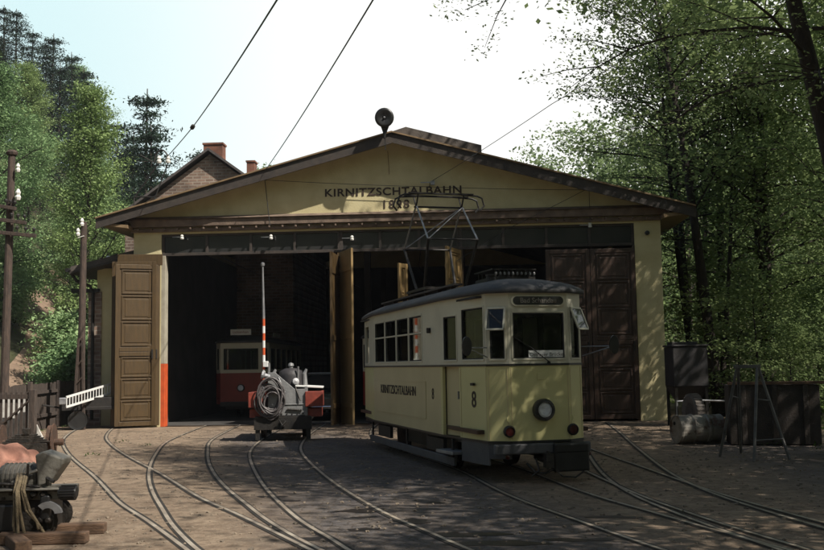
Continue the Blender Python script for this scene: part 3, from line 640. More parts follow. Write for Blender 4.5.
OUT = [(-.47, 0), (.47, 0), (.76, .19), (.95, 1.9), (.95, 6.7), (.76, 8.41), (.47, 8.6), (-.47, 8.6), (-.76, 8.41), (-.95, 6.7), (-.95, 1.9), (-.76, .19)]
TR = thing('tram', 'yellow and cream tram with raised pantograph standing in the yard', 'tram', (.98, 14.9, 0), R(18.7))
Z0, ZB, ZT = .6, 1.71, 2.80
low = MB()
for k in range(12):
    if k in (9,): low.m = 1
    else: low.m = 0
    hl = []
    if k == 10: low.panel(OUT[10], OUT[11], Z0, ZB, [(.08, .74, Z0, ZB)], .05)
    else: low.panel(OUT[k], OUT[(k+1) % 12], Z0, ZB, hl, .05)
low.build('lower_body', [M['yellow'], M['yellow_side']], TR)
ap = MB(); o2 = offset(OUT, -.012)
for k in (10, 11, 1, 2): 
    if k == 10: ap.panel(Vector(o2[10]).lerp(Vector(o2[11]), .44), o2[11], .26, .597, (), .03)
    else: ap.panel(o2[k], o2[(k+1) % 12], .30 if k in (10, 2) else .36, .597, (), .03)
ap.build('apron', M['grey'], TR, .004)
bl = MB(); loop_strip(bl, offset(OUT, .014), ZB-.002, ZB+.028, .03); bl.build('belt_strip', M['black'], TR)
bt = MB(); loop_strip(bt, offset(OUT, .006), Z0-.012, Z0+.018, .03); bt.build('lower_strip', M['black'], TR)
side_holes = []
for k in range(4):
    u = 6.7-.2-(k+1)*.89 if False else None
HOLES = {0: [(.05, .89, 1.80, 2.50)], 1: [(.055, .30, 1.80, 2.56)], 11: [(.047, .295, 1.80, 2.56)], 10: [(.15, .68, 1.80, 2.52), (.86, 1.66, 1.80, 2.60)], 2: [(.1, .85, 1.8, 2.6)]}
HOLES[9] = [(.16+k*.91, .16+k*.91+.84, 1.80, 2.62) for k in range(4)]    # left side, counted from the rear
HOLES[3] = [(1.0+k*.91, 1.0+k*.91+.84, 1.80, 2.62) for k in range(4)]
for k in (4, 5, 7, 8): HOLES[k] = HOLES[{4: 10, 5: 1, 7: 11, 8: 2}[k]]
HOLES[6] = HOLES[0]
upm = MB()
for k in range(12): upm.panel(OUT[k], OUT[(k+1) % 12], ZB+.026, ZT, HOLES[k], .05)
upm.build('upper_body', M['cream'], TR)
for k in (0, 11, 10, 9, 1, 2, 3, 6):
    for j, h in enumerate(HOLES[k]):
        bars = [('h', 2.30)] if k in (9, 3) else []
        tram_window(TR, OUT[k], OUT[(k+1) % 12], h, M['cream'], bars, .03)
# opened vent flaps over the narrow corner windows
for k in (11, 1):
    p0, p1 = Vector(OUT[k]), Vector(OUT[(k+1) % 12]); d = (p1-p0).normalized(); nn = Vector((d.y, -d.x)); h = HOLES[k][0]
    c = p0+d*(h[0]+h[1])/2+nn*.10; rz = math.atan2(d.y, d.x)
    fl = MB()
    wv, hv_ = h[1]-h[0]+.02, .34
    for (x, z, sx, sz) in ((0, hv_/2, wv, .03), (0, -hv_/2, wv, .03), (-wv/2, 0, .03, hv_-.03), (wv/2, 0, .03, hv_-.03)): fl.box(x, 0, z, sx, .022, sz)
    v = fl.build('vent_flap', M['cream'], TR, .003); v.location = (c.x, c.y, 2.40); v.rotation_euler = (R(-22), 0, rz)
    MB().box(0, 0, 0, wv-.03, .006, hv_-.03).build('pane', M['glass'], v)
# door, recessed
p0, p1 = Vector(OUT[10]), Vector(OUT[11]); d = (p1-p0).normalized(); nn = Vector((d.y, -d.x)); q0 = p0+d*.08-nn*.07; q1 = p0+d*.74-nn*.07
dr = MB().panel(q0, q1, .62, 1.735, (), .03).build('door', M['yellow_side'], TR)
MB().bar(Vector((q0.x, q0.y, 1.2))+Vector((nn.x, nn.y, 0))*.04+Vector((d.x, d.y, 0))*.56, Vector((q0.x, q0.y, 1.32))+Vector((nn.x, nn.y, 0))*.04+Vector((d.x, d.y, 0))*.56, .03, .03).build('handle', M['steel'], dr)
stp = MB(); m_ = (q0+q1)/2+nn*.06; stp.box(m_.x, m_.y, .37, .66, .3, .05, math.atan2(d.y, d.x)); stp.build('step', M['steel'], TR, .006)
hd = MB(); c = p0+d*1.28+nn*.03; hd.bar((c.x-.05*d.x, c.y-.05*d.y, 1.44), (c.x+.06*d.x, c.y+.06*d.y, 1.44), .035, .04); hd.build('grab_handle', M['dark'], TR, .006)
rz10 = math.atan2(d.y, d.x)
c = p0+d*1.27+nn*.004; lettering('number', '8', .34, (c.x, c.y, 1.20), (R(90), 0, rz10), M['letter'], TR, extrude=.003, bold=.004)
rzs = math.atan2(-1, 0)
lettering('lettering', 'KIRNITZSCHTALBAHN', .235, (-.954, 4.75, 1.27), (R(90), 0, rzs), M['letter'], TR, extrude=.003, width=1.12, bold=.003)
lettering('number', '8', .26, (-.954, 2.35, 1.25), (R(90), 0, rzs), M['letter'], TR, extrude=.003)
pn = MB(); pn.box(-.956, 4.6, .83, .01, 3.6, .02); pn.box(-.956, 4.6, 1.45, .008, 3.6, .014); pn.box(-.956, 2.78, 1.14, .008, .014, .64); pn.build('panel_moulding', M['yellow_side'], TR)
MB().box(-.985, 2.45, 2.32, .06, .06, .09).build('side_lamp', M['dark'], TR, .01)
dome_roof(TR, [tuple(p) for p in offset(OUT, 0)], ZT, .20, .065, M['tram_roof'])
# destination box and route board
db = MB(); 
def stadium(w_, h_, n=8): return [(w_/2-h_/2+h_/2*math.cos(a), h_/2*math.sin(a)) for a in np.linspace(-math.pi/2, math.pi/2, n)]+[(-w_/2+h_/2+h_/2*math.cos(a), h_/2*math.sin(a)) for a in np.linspace(math.pi/2, 3*math.pi/2, n)]
db.prism([(x, -.022, 2.665+z) for x, z in stadium(.86, .17)], (0, 0, 0), (0, .03, 0)); dd = db.build('destination_box', M['cream'], TR, .004)
MB().prism([(x, -.028, 2.665+z) for x, z in stadium(.80, .125)], (0, 0, 0), (0, .012, 0)).build('destination_glass', M['darkglass'], TR)
lettering('destination_text', 'Bad Schandau', .105, (0, -.031, 2.665), (R(90), 0, 0), M['drum'], TR, extrude=.001, bold=.001)
MB().box(.12, .012, 1.868, .56, .01, .125).build('route_board', M['sign'], TR)
lettering('route_text', 'Ostrauer Brücke', .078, (.12, .0055, 1.868), (R(90), 0, 0), M['black'], TR, extrude=.001)
wp = MB(); wp.tube([(-.42, -.03, 2.14), (-.15, -.035, 1.98), (.14, -.04, 1.76)], .008, 5); wp.lathe([(0, 0), (.025, 0), (.02, .03), (0, .03)], (.14, -.02, 1.75), (0, -1, 0), 8); wp.build('wiper', M['dark'], TR)
# lamps
hl_ = MB().lathe([(.10, 0), (.16, 0), (.165, .08), (.15, .12), (.115, .125), (.11, .10)], (.03, 0, 1.06), (0, -1, 0), 24, False).build('headlight', M['black'], TR, smooth=False)
MB().lathe([(0, .075), (.06, .09), (.112, .10), (.112, .05), (0, .05)], (.03, 0, 1.06), (0, -1, 0), 20).build('lens', M['lamp'], hl_, smooth=True)
for x in (-.50, .50):
    y0 = .0 if abs(x) < .47 else .02
    tl = MB().lathe([(.05, 0), (.085, .0), (.088, .05), (.07, .075), (.065, .06)], (x, y0, .76), (0, -1, 0), 18, False).build('tail_light', M['dark'], TR)
    MB().lathe([(0, .06), (.066, .055), (.066, .02), (0, .02)], (x, y0, .76), (0, -1, 0), 16).build('lens', M['lampred'], tl)
    MB().lathe([(0, .012), (.055, .01), (.06, 0)], (x+.03*(-1 if x > 0 else 1), y0, .93), (0, -1, 0), 18).build('cover_disc', M['yellow'], TR)
MB().box(.02, -.006, 1.55, .12, .012, .1).build('socket_cover', M['yellow'], TR, .003)
for k, us in ((0, (.02, .92)), (11, (.03, .31)), (10, (.80, 1.70)), (1, (.03, .31)), (2, (.1, .9, 1.65))):
    p0_, p1_ = Vector(OUT[k]), Vector(OUT[(k+1) % 12]); d_ = (p1_-p0_).normalized(); n_ = Vector((d_.y, -d_.x))
    for u_ in us:
        c_ = p0_+d_*u_+n_*.002; MB().box(c_.x, c_.y, 1.16, .012, .008, 1.05, math.atan2(d_.y, d_.x)).build('seam', M['yellow_side'], TR)
# mirrors
for sx in (-1, 1):
    bx = .76*sx; e = Vector((bx+sx*.40, -.12, 1.98)); mr = MB()
    mr.tube([(bx, .16, 1.98), e], .01, 5); mr.tube([(bx, .14, 1.84), e], .01, 5)
    k = mr.build('mirror_arm', M['steel'], TR)
    mm = MB(); mm.prism([(.075*math.cos(a)+e.x, e.y, e.z+.02+.14*math.sin(a)) for a in np.linspace(0, 2*math.pi, 20)[:-1]], (0, -.02, 0), (0, .02, 0)); mm.build('mirror', M['black'], TR, .006)
# front bumper, coupler, rear fender box
MB().box(0, -.04, .505, 1.5, .1, .15).build('bumper', M['grey'], TR, .02)
cbx = MB(); cbx.box(.42, -.06, .37, .56, .16, .42); cbx.box(.42, -.10, .50, .54, .1, .14); cbx.build('coupler_box', M['black'], TR, .025)
cpl = MB(); cpl.tube([(.0, .2, .36), (0, -.16, .34)], .05, 8); cpl.box(.02, -.2, .34, .12, .12, .2); cpl.tube([(.0, -.22, .22), (.0, -.22, .48)], .02, 6); cpl.tube([(-.25, -.02, .3), (-.15, -.1, .17), (0, -.13, .15), (.12, -.1, .2)], .018, 6)
cpl.tube([(.1, -.08, .26), (.25, -.16, .10), (.45, -.17, .08), (.6, -.14, .16)], .013, 6); cpl.tube([(-.12, -.06, .36), (-.1, -.14, .2), (-.2, -.1, .12)], .016, 6); cpl.build('coupler', M['oiled'], TR)
for x, y in ((-.56, -.06), (.73, -.02)):
    MB().lathe([(0, 0), (.035, 0), (.03, .03), (0, .035)], (x, y, .40), (0, -1, 0), 10).build('reflector', M['lampred'], TR)
# underframe
uf = MB(); uf.box(0, 4.3, .55, 1.5, 8.2, .08)
for y in (2.5, 6.1): uf.box(-.86, y, .42, .06, 1.0, .22); uf.box(.86, y, .42, .06, 1.0, .22)
uf.box(0, 4.3, .42, 1.2, 2.2, .3); uf.build('underframe', M['dark'], TR)
for sx in (-1, 1): MB().box(sx*.90, 4.3, .22, .05, 5.9, .13).build('safety_board', M['grey'], TR, .01)
fg = MB()
for sx in (-1, 1):
    for y in (1.5, 4.3, 7.1): fg.box(sx*.89, y, .42, .03, .06, .3)
fg.build('board_hanger', M['dark'], TR)
for y in (2.6, 6.0):
    for x in (-.5, .5): MB().lathe([(0, -.06), (.35, -.06), (.35, .02), (.38, .03), (.38, .06), (0, .06)], (x, y, .37), (-1 if x > 0 else 1, 0, 0), 24).build('wheel', M['oiled'], TR)
# interior
ib = MB(); ib.box(0, 4.3, .74, 1.78, 8.0, .06); ib.panel((-.9, 1.95), (.9, 1.95), .78, 2.78, [(.55, 1.25, .78, 2.5), (.1, .47, 1.8, 2.5), (1.33, 1.7, 1.8, 2.5)], .04); ib.panel((-.9, 6.65), (.9, 6.65), .78, 2.78, [(.55, 1.25, .78, 2.5)], .04)
for k in range(5):
    for x in (-.6, .6): ib.box(x, 2.4+k*.85, 1.15, .5, .4, .06); ib.box(x, 2.62+k*.85, 1.45, .5, .05, .55)
ib.build('interior', M['wood_in'], TR)
ct = MB(); ct.lathe([(0, .78), (.2, .78), (.19, 1.65), (.21, 1.72), (0, 1.74)], (-.15, .42, 0), (0, 0, 1), 16); ct.tube([(-.15, .42, 1.74), (-.15, .42, 1.8), (0, .36, 1.8)], .015, 6); ct.tube([(.3, .5, .78), (.3, .5, 1.7)], .03, 8); ct.tube([(.3+.16*math.cos(a), .5+.16*math.sin(a), 1.7) for a in np.linspace(0, 2*math.pi, 17)], .015, 6)
ct.build('controller', M['dark'], TR)
MB().box(0, 4.3, 2.74, 1.75, 8.0, .03).build('ceiling', M['soot'], TR)
# roof equipment
re_ = MB()
for sx in (-.72, .72): re_.box(sx*.8, 4.6, 3.07, .16, 5.2, .035); 
for y in np.arange(2.3, 7.2, .8):
    for sx in (-.576, .576): re_.box(sx, y, 3.02, .08, .05, .09)
re_.build('roof_walkway', M['trim'], TR, .006)
rs = MB(); rs.box(.30, 2.15, 3.13, .75, .9, .09)
for k in range(10):
    for j in (0, 1): rs.box(-.02+k*.075, 1.74+j*.8, 3.23, .03, .02, .12)
rs.box(.30, 2.15, 3.30, .78, .92, .02); rs.build('resistor_rack', M['dark'], TR)
ri = MB()
for k in range(10): ri.lathe([(0, 0), (.017, 0), (.02, .03), (0, .05)], (-.02+k*.075, 1.70, 3.21), (0, 0, 1), 7)
ri.build('rack_insulators', M['steel'], TR)
MB().lathe([(0, 0), (.10, 0), (.11, .03), (.08, .06), (.075, .16), (.085, .17), (.085, .2), (0, .2)], (-.42, .85, 2.93), (0, 0, 1), 14).build('ventilator', M['dark'], TR)
# pantograph
PX, PY = -.1, 4.6
pan = MB(); pan.box(PX, PY, 3.16, 1.0, 1.35, .05)
for sx in (-1, 1):
    for sy in (-1, 1): pan.box(PX+sx*.42, PY+sy*.5, 3.1, .09, .09, .12)
pg = pan.build('pantograph', M['dark'], TR)
ZK, ZA = 4.05, 4.78
for sy in (-1, 1):
    for sx in (-1, 1):
        b = (PX+sx*.40, PY+sy*.28, 3.2); k = (PX+sx*.48, PY+sy*.86, ZK+.0); a = (PX+sx*.46, PY+sy*.05, ZA)
        MB().tube([b, k], .026, 8).build('lower_arm', M['dark'], pg); MB().tube([k, a], .017, 8).build('upper_arm', M['steel'], pg)
    MB().tube([(PX-.5, PY+sy*.86, ZK), (PX+.5, PY+sy*.86, ZK)], .018, 6).build('knee_bar', M['dark'], pg)
    MB().tube([(PX-.48, PY+sy*.86, ZK), (PX+.46, PY+sy*.05, ZA)], .011, 6).build('diagonal_brace', M['steel'], pg)
hdm = MB(); n = 15
def bow(dy, zz, w_=.78, drop=.30):
    p = [(PX-w_-.02, PY+dy, zz-drop), (PX-w_-.09, PY+dy, zz-drop*.7), (PX-w_-.05, PY+dy, zz-drop*.22)]
    p += [(PX+x, PY+dy, zz+.03*(1-(x/w_)**2)-.03) for x in np.linspace(-w_+.05, w_-.05, 9)]
    p += [(PX+w_+.05, PY+dy, zz-drop*.22), (PX+w_+.09, PY+dy, zz-drop*.7), (PX+w_+.02, PY+dy, zz-drop)]; return p
hdm.tube(bow(-.16, 5.02), .018, 6); hdm.tube(bow(.16, 5.02), .018, 6)
hdm.box(PX, PY-.16, 5.02, 1.3, .07, .03); hdm.box(PX, PY+.16, 5.02, 1.3, .07, .03)
for sx in (-.46, .46): hdm.tube([(PX+sx, PY-.16, 5.0), (PX+sx, PY, ZA), (PX+sx, PY+.16, 5.0)], .016, 6)
hdm.tube([(PX-.5, PY, ZA), (PX+.5, PY, ZA)], .02, 6); hdm.build('collector_head', M['dark'], pg)

# red tram in the left bay and a second one behind the yellow tram
def red_tram(loc, rz, label):
    W = .93; L = 7.8; OR = [(-.72, 0), (.72, 0), (W, .3), (W, L-.3), (.72, L), (-.72, L), (-W, L-.3), (-W, .3)]
    t = thing('red_tram', label, 'tram', loc, rz, 'red trams parked in the shed')
    lo_ = MB(); loop_strip(lo_, OR, .5, 1.56, .05); lo_.build('lower_body', M['red'], t)
    HH = {0: [(.10, 1.34, 1.66, 2.42)], 1: [(.04, .28, 1.66, 2.42)], 7: [(.04, .28, 1.66, 2.42)], 2: [(.2+k*1.15, 1.2+k*1.15, 1.66, 2.42) for k in range(6)], 6: [(.2+k*1.15, 1.2+k*1.15, 1.66, 2.42) for k in range(6)]}
    u = MB()
    for k in range(8): u.panel(OR[k], OR[(k+1) % 8], 1.562, 2.62, HH.get(k, []), .05)
    u.build('upper_body', M['cream'], t)
    for k in (0, 1, 7, 2):
        for h in HH[k]: tram_window(t, OR[k], OR[(k+1) % 8], h, M['cream'], (), .03)
    dome_roof(t, OR, 2.62, .2, .05, M['tram_roof'])
    sg = MB().box(0, -.02, 2.97, .72, .04, .2).build('sign_board', M['sign'], t, .004)
    lettering('sign_text', 'Lichtenhain', .12, (0, -.045, 2.97), (R(90), 0, 0), M['redbox'], t, extrude=.001)
    s2 = MB().box(W-.15, 2.6, 2.92, .03, 1.3, .16).build('side_sign', M['sign'], t)
    hl = MB().lathe([(.08, 0), (.13, 0), (.13, .08), (.1, .09)], (0, 0, 1.05), (0, -1, 0), 18, False).build('headlight', M['dark'], t)
    MB().lathe([(0, .08), (.10, .06), (.10, .03), (0, .03)], (0, 0, 1.05), (0, -1, 0), 16).build('lens', M['lamp'], hl)
    MB().box(0, -.06, .5, 1.4, .12, .16).build('bumper', M['dark'], t, .02)
    b = MB(); b.box(0, L/2, .4, 1.3, L-1, .2); b.build('underframe', M['dark'], t)
    for y in (2.2, L-2.2):
        for x in (-.5, .5): MB().lathe([(0, -.06), (.35, -.06), (.35, .02), (.38, .03), (.38, .06), (0, .06)], (x, y, .38), (-1 if x > 0 else 1, 0, 0), 20).build('wheel', M['oiled'], t)
    i = MB(); i.box(0, L/2, .7, 1.7, L-.3, .06); i.panel((-.85, 1.6), (.85, 1.6), .75, 2.6, [(.5, 1.2, .75, 2.4)], .04); i.build('interior', M['wood_in'], t)
    return t
red_tram((-8.0, 34.3, 0), R(1), 'red and cream tram parked inside the left bay behind the tool wagon')
red_tram((-2.55, 31.4, 0), 0, 'red tram inside the middle bay, mostly hidden by the yellow tram')

# dark car in the left bay
cr = thing('parked_car', 'dark old car with bright headlamps inside the shed behind the sunlit-toned door', 'car', (-4.75, 31.6, 0), R(3))
prof = [(0, .35), (0, .75), (.15, .86), (1.2, .98), (1.75, 1.42), (2.1, 1.5), (3.1, 1.48), (3.7, 1.05), (4.2, .95), (4.3, .4), (4.2, .3), (.1, .3)]
MB().prism([(-.78, y, z) for y, z in prof], (0, 0, 0), (1.56, 0, 0)).build('body', M['carpaint'], cr, .07)
MB().box(0, 2.6, 1.515, 1.4, 1.05, .05).build('roof', M['steel'], cr, .02)
MB().prism([(-.66, 1.235, 1.03), (.66, 1.235, 1.03), (.6, 1.70, 1.415), (-.6, 1.70, 1.415)], (0, -.02, .01), (0, -.012, .016)).build('windscreen', M['darkglass'], cr)
for x in (-.56, .56):
    h = MB().lathe([(.08, 0), (.12, 0), (.12, .07), (.1, .08)], (x, .03, .72), (0, -1, 0), 16, False).build('headlight', M['chrome'], cr); MB().lathe([(0, .075), (.1, .06), (.1, .02), (0, .02)], (x, .03, .72), (0, -1, 0), 14).build('lens', M['lamp'], h)
MB().box(0, -.06, .45, 1.6, .08, .12).build('bumper', M['chrome'], cr, .03); MB().box(0, -.01, .62, .6, .04, .2).build('grille', M['dark'], cr)
for x in (-.66, .66):
    for y in (.8, 3.4): MB().lathe([(0, -.09), (.24, -.09), (.32, -.06), (.32, .06), (.24, .09), (0, .09)], (x, y, .32), (1, 0, 0), 20).build('wheel', M['rubber'], cr)

# ------------------------------------------------------------------ tool wagon on the second track
WG = thing('tool_wagon', 'small rail tool wagon with silver front plate and red side boards', 'rail wagon', (-4.52, 23.7, 0), R(7))
q = MB(); q.box(0, 1.3, .52, 1.3, 2.7, .14); q.box(0, -.02, .42, 1.36, .1, .3); q.box(-.6, .03, .22, .1, .12, .38); q.box(.6, .03, .22, .1, .12, .38); q.box(0, -.1, .42, .1, .14, .16); q.tube([(-.08, -.16, .5), (0, -.22, .38), (.08, -.16, .48)], .02, 6); q.build('chassis', M['dark'], WG, .015)
for y in (.5, 2.1):
    for x in (-.5, .5): MB().lathe([(0, -.05), (.24, -.05), (.24, .02), (.28, .03), (.28, .06), (0, .06)], (x, y, .29), (-1 if x > 0 else 1, 0, 0), 20).build('wheel', M['oiled'], WG)
q = MB(); q.prism([(-.35, 0, .60), (.52, 0, .60), (.52, 0, 1.22), (.28, 0, 1.22), (-.18, 0, 1.62), (-.35, 0, 1.62)], (0, -.04, 0), (0, .0, 0)); q.box(.2, -.05, .86, .6, .02, .02); q.build('front_plate', M['tinplate'], WG, .006)
MB().box(.55, .03, .93, .07, .14, .7).build('corner_post', M['tinplate'], WG, .008)
for sx in (-.64, .74):
    MB().box(sx, .35, .98, .42 if sx > 0 else .34, .9, .36).build('side_box', M['redbox'], WG, .012)
    MB().box(sx, .35, .66, .36 if sx > 0 else .3, .7, .2).build('side_box', M['redbox'], WG, .012)
MB().box(.62, .45, 1.27, .66, .8, .04, 0, 0, R(4)).build('top_board', M['sign'], WG, .006)
MB().box(0, 1.5, .8, 1.25, 1.8, .45).build('load_box', M['grey'], WG, .02)
cpz = thing('compressor_drum', 'dark domed drum with a filler cap riding on the tool wagon', 'drum', (-4.52, 23.95, 1.03), R(7))
MB().lathe([(0, 0), (.29, 0), (.31, .06), (.3, .5), (.27, .62), (.14, .68), (0, .69)], (.14, .15, 0), (0, 0, 1), 22).build('barrel', M['hopper'], cpz, smooth=True)
MB().lathe([(0, 0), (.05, 0), (.05, .05), (.075, .06), (.06, .12), (0, .14)], (.14, .15, .68), (0, 0, 1), 12).build('filler_cap', M['tinplate'], cpz)
MB().lathe([(0, 0), (.09, .0), (.08, .06), (0, .07)], (.26, -.13, .36), (.3, -1, .2), 12).build('gauge', M['steel'], cpz)
for x in (-.24, .5): MB().tube([(x, .05, .1), (x-.03, .04, .55), (x+.02, .04, .66)], [.06, .05, .03], 8).build('strut', M['tinplate'], cpz)
hs_ = thing('hose_coil', 'coiled rubber hose hanging on the left front of tool wagon', 'hose', (-4.52, 23.7, 0), R(7))
q = MB(); r_ = random.Random(3)
for k in range(13):
    cx, cz, rx, rz_ = -.30+r_.uniform(-.09, .09), 1.0+r_.uniform(-.12, .12), .27+r_.uniform(-.09, .07), .33+r_.uniform(-.12, .09); yy = -.08-.010*k
    q.tube([(cx+rx*math.cos(a)*(1+.05*math.sin(3*a+k)), yy+.02*math.sin(2*a+k), cz+rz_*math.sin(a)) for a in np.linspace(0, 2*math.pi, 25)], .021, 6)
q.build('coil', M['hose'], hs_)
for k, (a_, b_, r0_) in enumerate((((.3, -.02, 1.25), (.42, -.1, .95), .02), ((-.1, -.06, 1.5), (.05, -.08, 1.15), .018), ((.1, -.07, .75), (.45, -.07, .72), .022), ((.34, .2, 1.1), (.36, .1, 1.75), .022), ((-.34, .1, 1.3), (-.33, .05, 1.85), .03))):
    MB().tube([a_, b_], r0_, 7).build('fitting', M[('oiled', 'steel', 'oiled', 'tinplate', 'tinplate')[k]], WG)
for k in range(7): MB().lathe([(0, 0), (.02, 0), (.02, .012), (0, .015)], (-.28+k*.125, -.04, .64), (0, -1, 0), 6).build('bolt', M['oiled'], WG)
nz_ = MB(); nz_.lathe([(.0, 0), (.05, 0), (.06, .12), (.1, .16), (.1, .2), (0, .22)], (-.30, -.1, 1.52), (-1, -.1, .25), 12); nz_.build('nozzle', M['steel'], hs_)
sp = thing('striped_pole', 'tall thin pole with red and white stripes standing on the tool wagon', 'pole', (-4.98, 23.72, .9), 0)
q = MB(); zs_ = [-.3, .1]+[.1+.173*(k+1) for k in range(11)]+[2.6, 3.27, 3.28, 3.34, 3.36]; rr_ = [.03]+[.034]*12+[.026, .02, .045, .05, .02]
q.tube([(-.02*max(0, z-2)/1.3, 0, z) for z in zs_], rr_, 8)
q.mi = []
for k in range(len(zs_)-1): q.mi += [0 if (k == 0 or k > 11) else (1 if k % 2 else 2)]*8
q.mi += [0, 0]
q.build('shaft', [M['steel'], M['orange'], M['sign']], sp)
MB().box(.05, -.02, .92, .12, .1, .14).build('clamp', M['sign'], sp, .01)

# ------------------------------------------------------------------ left side: fence, gate, poles, ladder
fe = thing('board_fence', 'low fence of upright dark boards along the left edge of yard', 'fence', (-12.3, 24, 0), world=True)
q = MB(); A = Vector((-11.7, 19.5)); B = Vector((-13.75, 36.5)); n = 120; r_ = random.Random(8); dirn = (B-A).normalized(); ang = math.atan2(dirn.y, dirn.x)
for k in range(n):
    c = A.lerp(B, (k+.5)/n); h = 1.28+.35*((k/n)*.45)+r_.uniform(-.02, .02); q.box(c.x+r_.uniform(-.004, .004), c.y, h/2, .134, .025, h, ang)
q.build('boards', M['fence'], fe)
q = MB()
for zz in (.35, 1.05): q.bar((A.x+.05, A.y, zz), (B.x+.05, B.y, zz+.12), .05, .09)
q.build('rail', M['fence'], fe); 
for k in range(7):
    c = A.lerp(B, k/6); MB().box(c.x+.1, c.y, .72, .12, .12, 1.44).build('post', M['fence'], fe, .01)
ga = thing('slatted_gate', 'dark slatted gate with diagonal brace before a white sheet at left edge', 'gate', (-10.6, 22.8, 0), R(-2))
q = MB()
for k in range(9): q.box(-.62+k*.125, 0, .68, .06, .025, 1.16)
q.build('slats', M['fence'], ga)
q = MB(); q.box(-.14, -.03, 1.16, 1.15, .04, .11); q.box(-.14, -.03, .2, 1.15, .04, .09); q.bar((-.6, -.032, .3), (.34, -.032, 1.08), .035, .08, (0, 1, 0)); q.build('brace', M['fence'], ga)
MB().box(.40, 0, .66, .15, .14, 1.32).build('post', M['fence'], ga, .01)
wsheet = MB().box(0, 0, .62, 1.0, .03, 1.16, 0, R(-4)).build('white_sheet', M['white']); wsheet.location = (-10.8, 23.1, 0); tag(wsheet, 'white painted board leaning behind the slatted gate', 'board')
q = MB().prism([(0, 0, 0), (.3, 0, 0), (.04, 0, .5)], (0, 0, 0), (0, .04, 0)); wt = q.build('white_offcut', M['white']); wt.location = (-10.22, 22.95, .003); tag(wt, 'small white triangular offcut on the ground beside the gate post', 'offcut')

def insul(mb, p, s=1.0): mb.lathe([(0, 0), (.04*s, 0), (.055*s, .05*s), (.035*s, .09*s), (.05*s, .13*s), (.02*s, .2*s), (0, .2*s)], p, (0, 0, 1), 8)
b = at(3, 420, 24.3); b.z = 0
pl = thing('telegraph_pole', 'telegraph pole with three crossarms at the left edge of the yard', 'pole', b)
top = at(12, 152, 24.3)-b
MB().tube([(0, 0, 0), (top.x*.5, 0, top.z*.5), (top.x, 0, top.z-.05)], [.11, .1, .09], 10).lathe([(0, 0), (.13, 0), (.15, .06), (.1, .12), (0, .13)], (top.x, 0, top.z-.08), (0, 0, 1), 10).build('shaft', M['pole'], pl)
for zz, x0, x1 in ((207, -6, 16), (221, -6, 26), (234, -6, 36)):
    p0, p1 = at(x0, zz-2, 24.15)-b, at(x1, zz+2, 24.15)-b; ca = MB().bar(p0, p1, .08, .09).build('crossarm', M['pole'], pl, .008)
    q = MB()
    for t in (.55, .75, .95): pt = p0.lerp(p1, t); q.tube([pt, pt+Vector((0, 0, .14))], .012, 5); q.lathe([(0, 0), (.035, 0), (.045, .05), (.03, .08), (0, .1)], pt+Vector((0, 0, .12)), (0, 0, 1), 8)
    q.build('pin', M['dark'], ca)
for py_, s_ in ((172, 1.1), (200, 1.4)):
    q = MB(); insul(q, at(18, py_, 24.2)-b, s_); q.build('insulator', M['porcelain'], pl)
b = at(80, 425, 29.2); b.z = 0
p2 = thing('telegraph_pole', 'rusty braced pole with two white insulators beside the lean-to', 'pole', b); top = at(84, 222, 29.2)-b
MB().tube([(0, 0, 0), (top.x*.5, 0, top.z*.5), (top.x, 0, top.z)], [.12, .105, .09], 10).build('shaft', M['pole'], p2)
q = MB(); q.bar((-.16, -.1, 0), (-.02, -.12, 2.7), .06, .1); q.bar((.16, -.1, 0), (.1, -.12, 2.7), .06, .1)
for k in range(5): q.bar((-.15+.02*k, -.14, .3+k*.5), (.15-.02*k, -.14, .55+k*.5), .05, .03)
q.build('stub', M['pole'], p2)
q = MB(); insul(q, at(82, 226, 29.1)-b, 1.2); insul(q, at(78, 236, 29.1)-b, 1.2); q.tube([at(78, 238, 29.1)-b, at(84, 236, 29.1)-b], .015, 5); q.build('insulator', M['porcelain'], p2)

l0, l1 = at(66, 407, 28.2), at(118, 391, 30.2)
ld = thing('ladder', 'light metal ladder lying on edge over the handcart by the fence', 'ladder', l0, world=True)
q = MB(); up_ = Vector((.0, .0, .28)); q.bar(l0, l1, .03, .06); q.bar(l0+up_, l1+up_, .03, .06); q.build('rail', M['sign'], ld)
q = MB()
for k in range(18): pt = l0.lerp(l1, (k+.15)/18); q.tube([pt, pt+up_], .016, 6)
q.build('rungs', M['sign'], ld)
hc = thing('handcart', 'dark two wheeled handcart under the ladder beside left door', 'handcart', (-11.7, 29.2, 0), R(20))
q = MB(); q.box(.3, .3, .62, 1.5, .9, .1); q.box(.3, -.12, .8, 1.5, .04, .28); q.box(.3, .72, .8, 1.5, .04, .28); q.bar((-.4, .3, .62), (-1.0, .0, .75), .05, .05); q.build('tray', M['dark'], hc, .01)
for y in (-.2, .8): MB().lathe([(0, -.04), (.22, -.04), (.28, -.05), (.28, .05), (.22, .04), (0, .04)], (.0, y, .28), (0, 1, 0), 20).build('wheel', M['black'], hc)
MB().box(-.42, -.05, .85, .22, .2, .2).build('tool_chest', M['steel'], hc, .02)

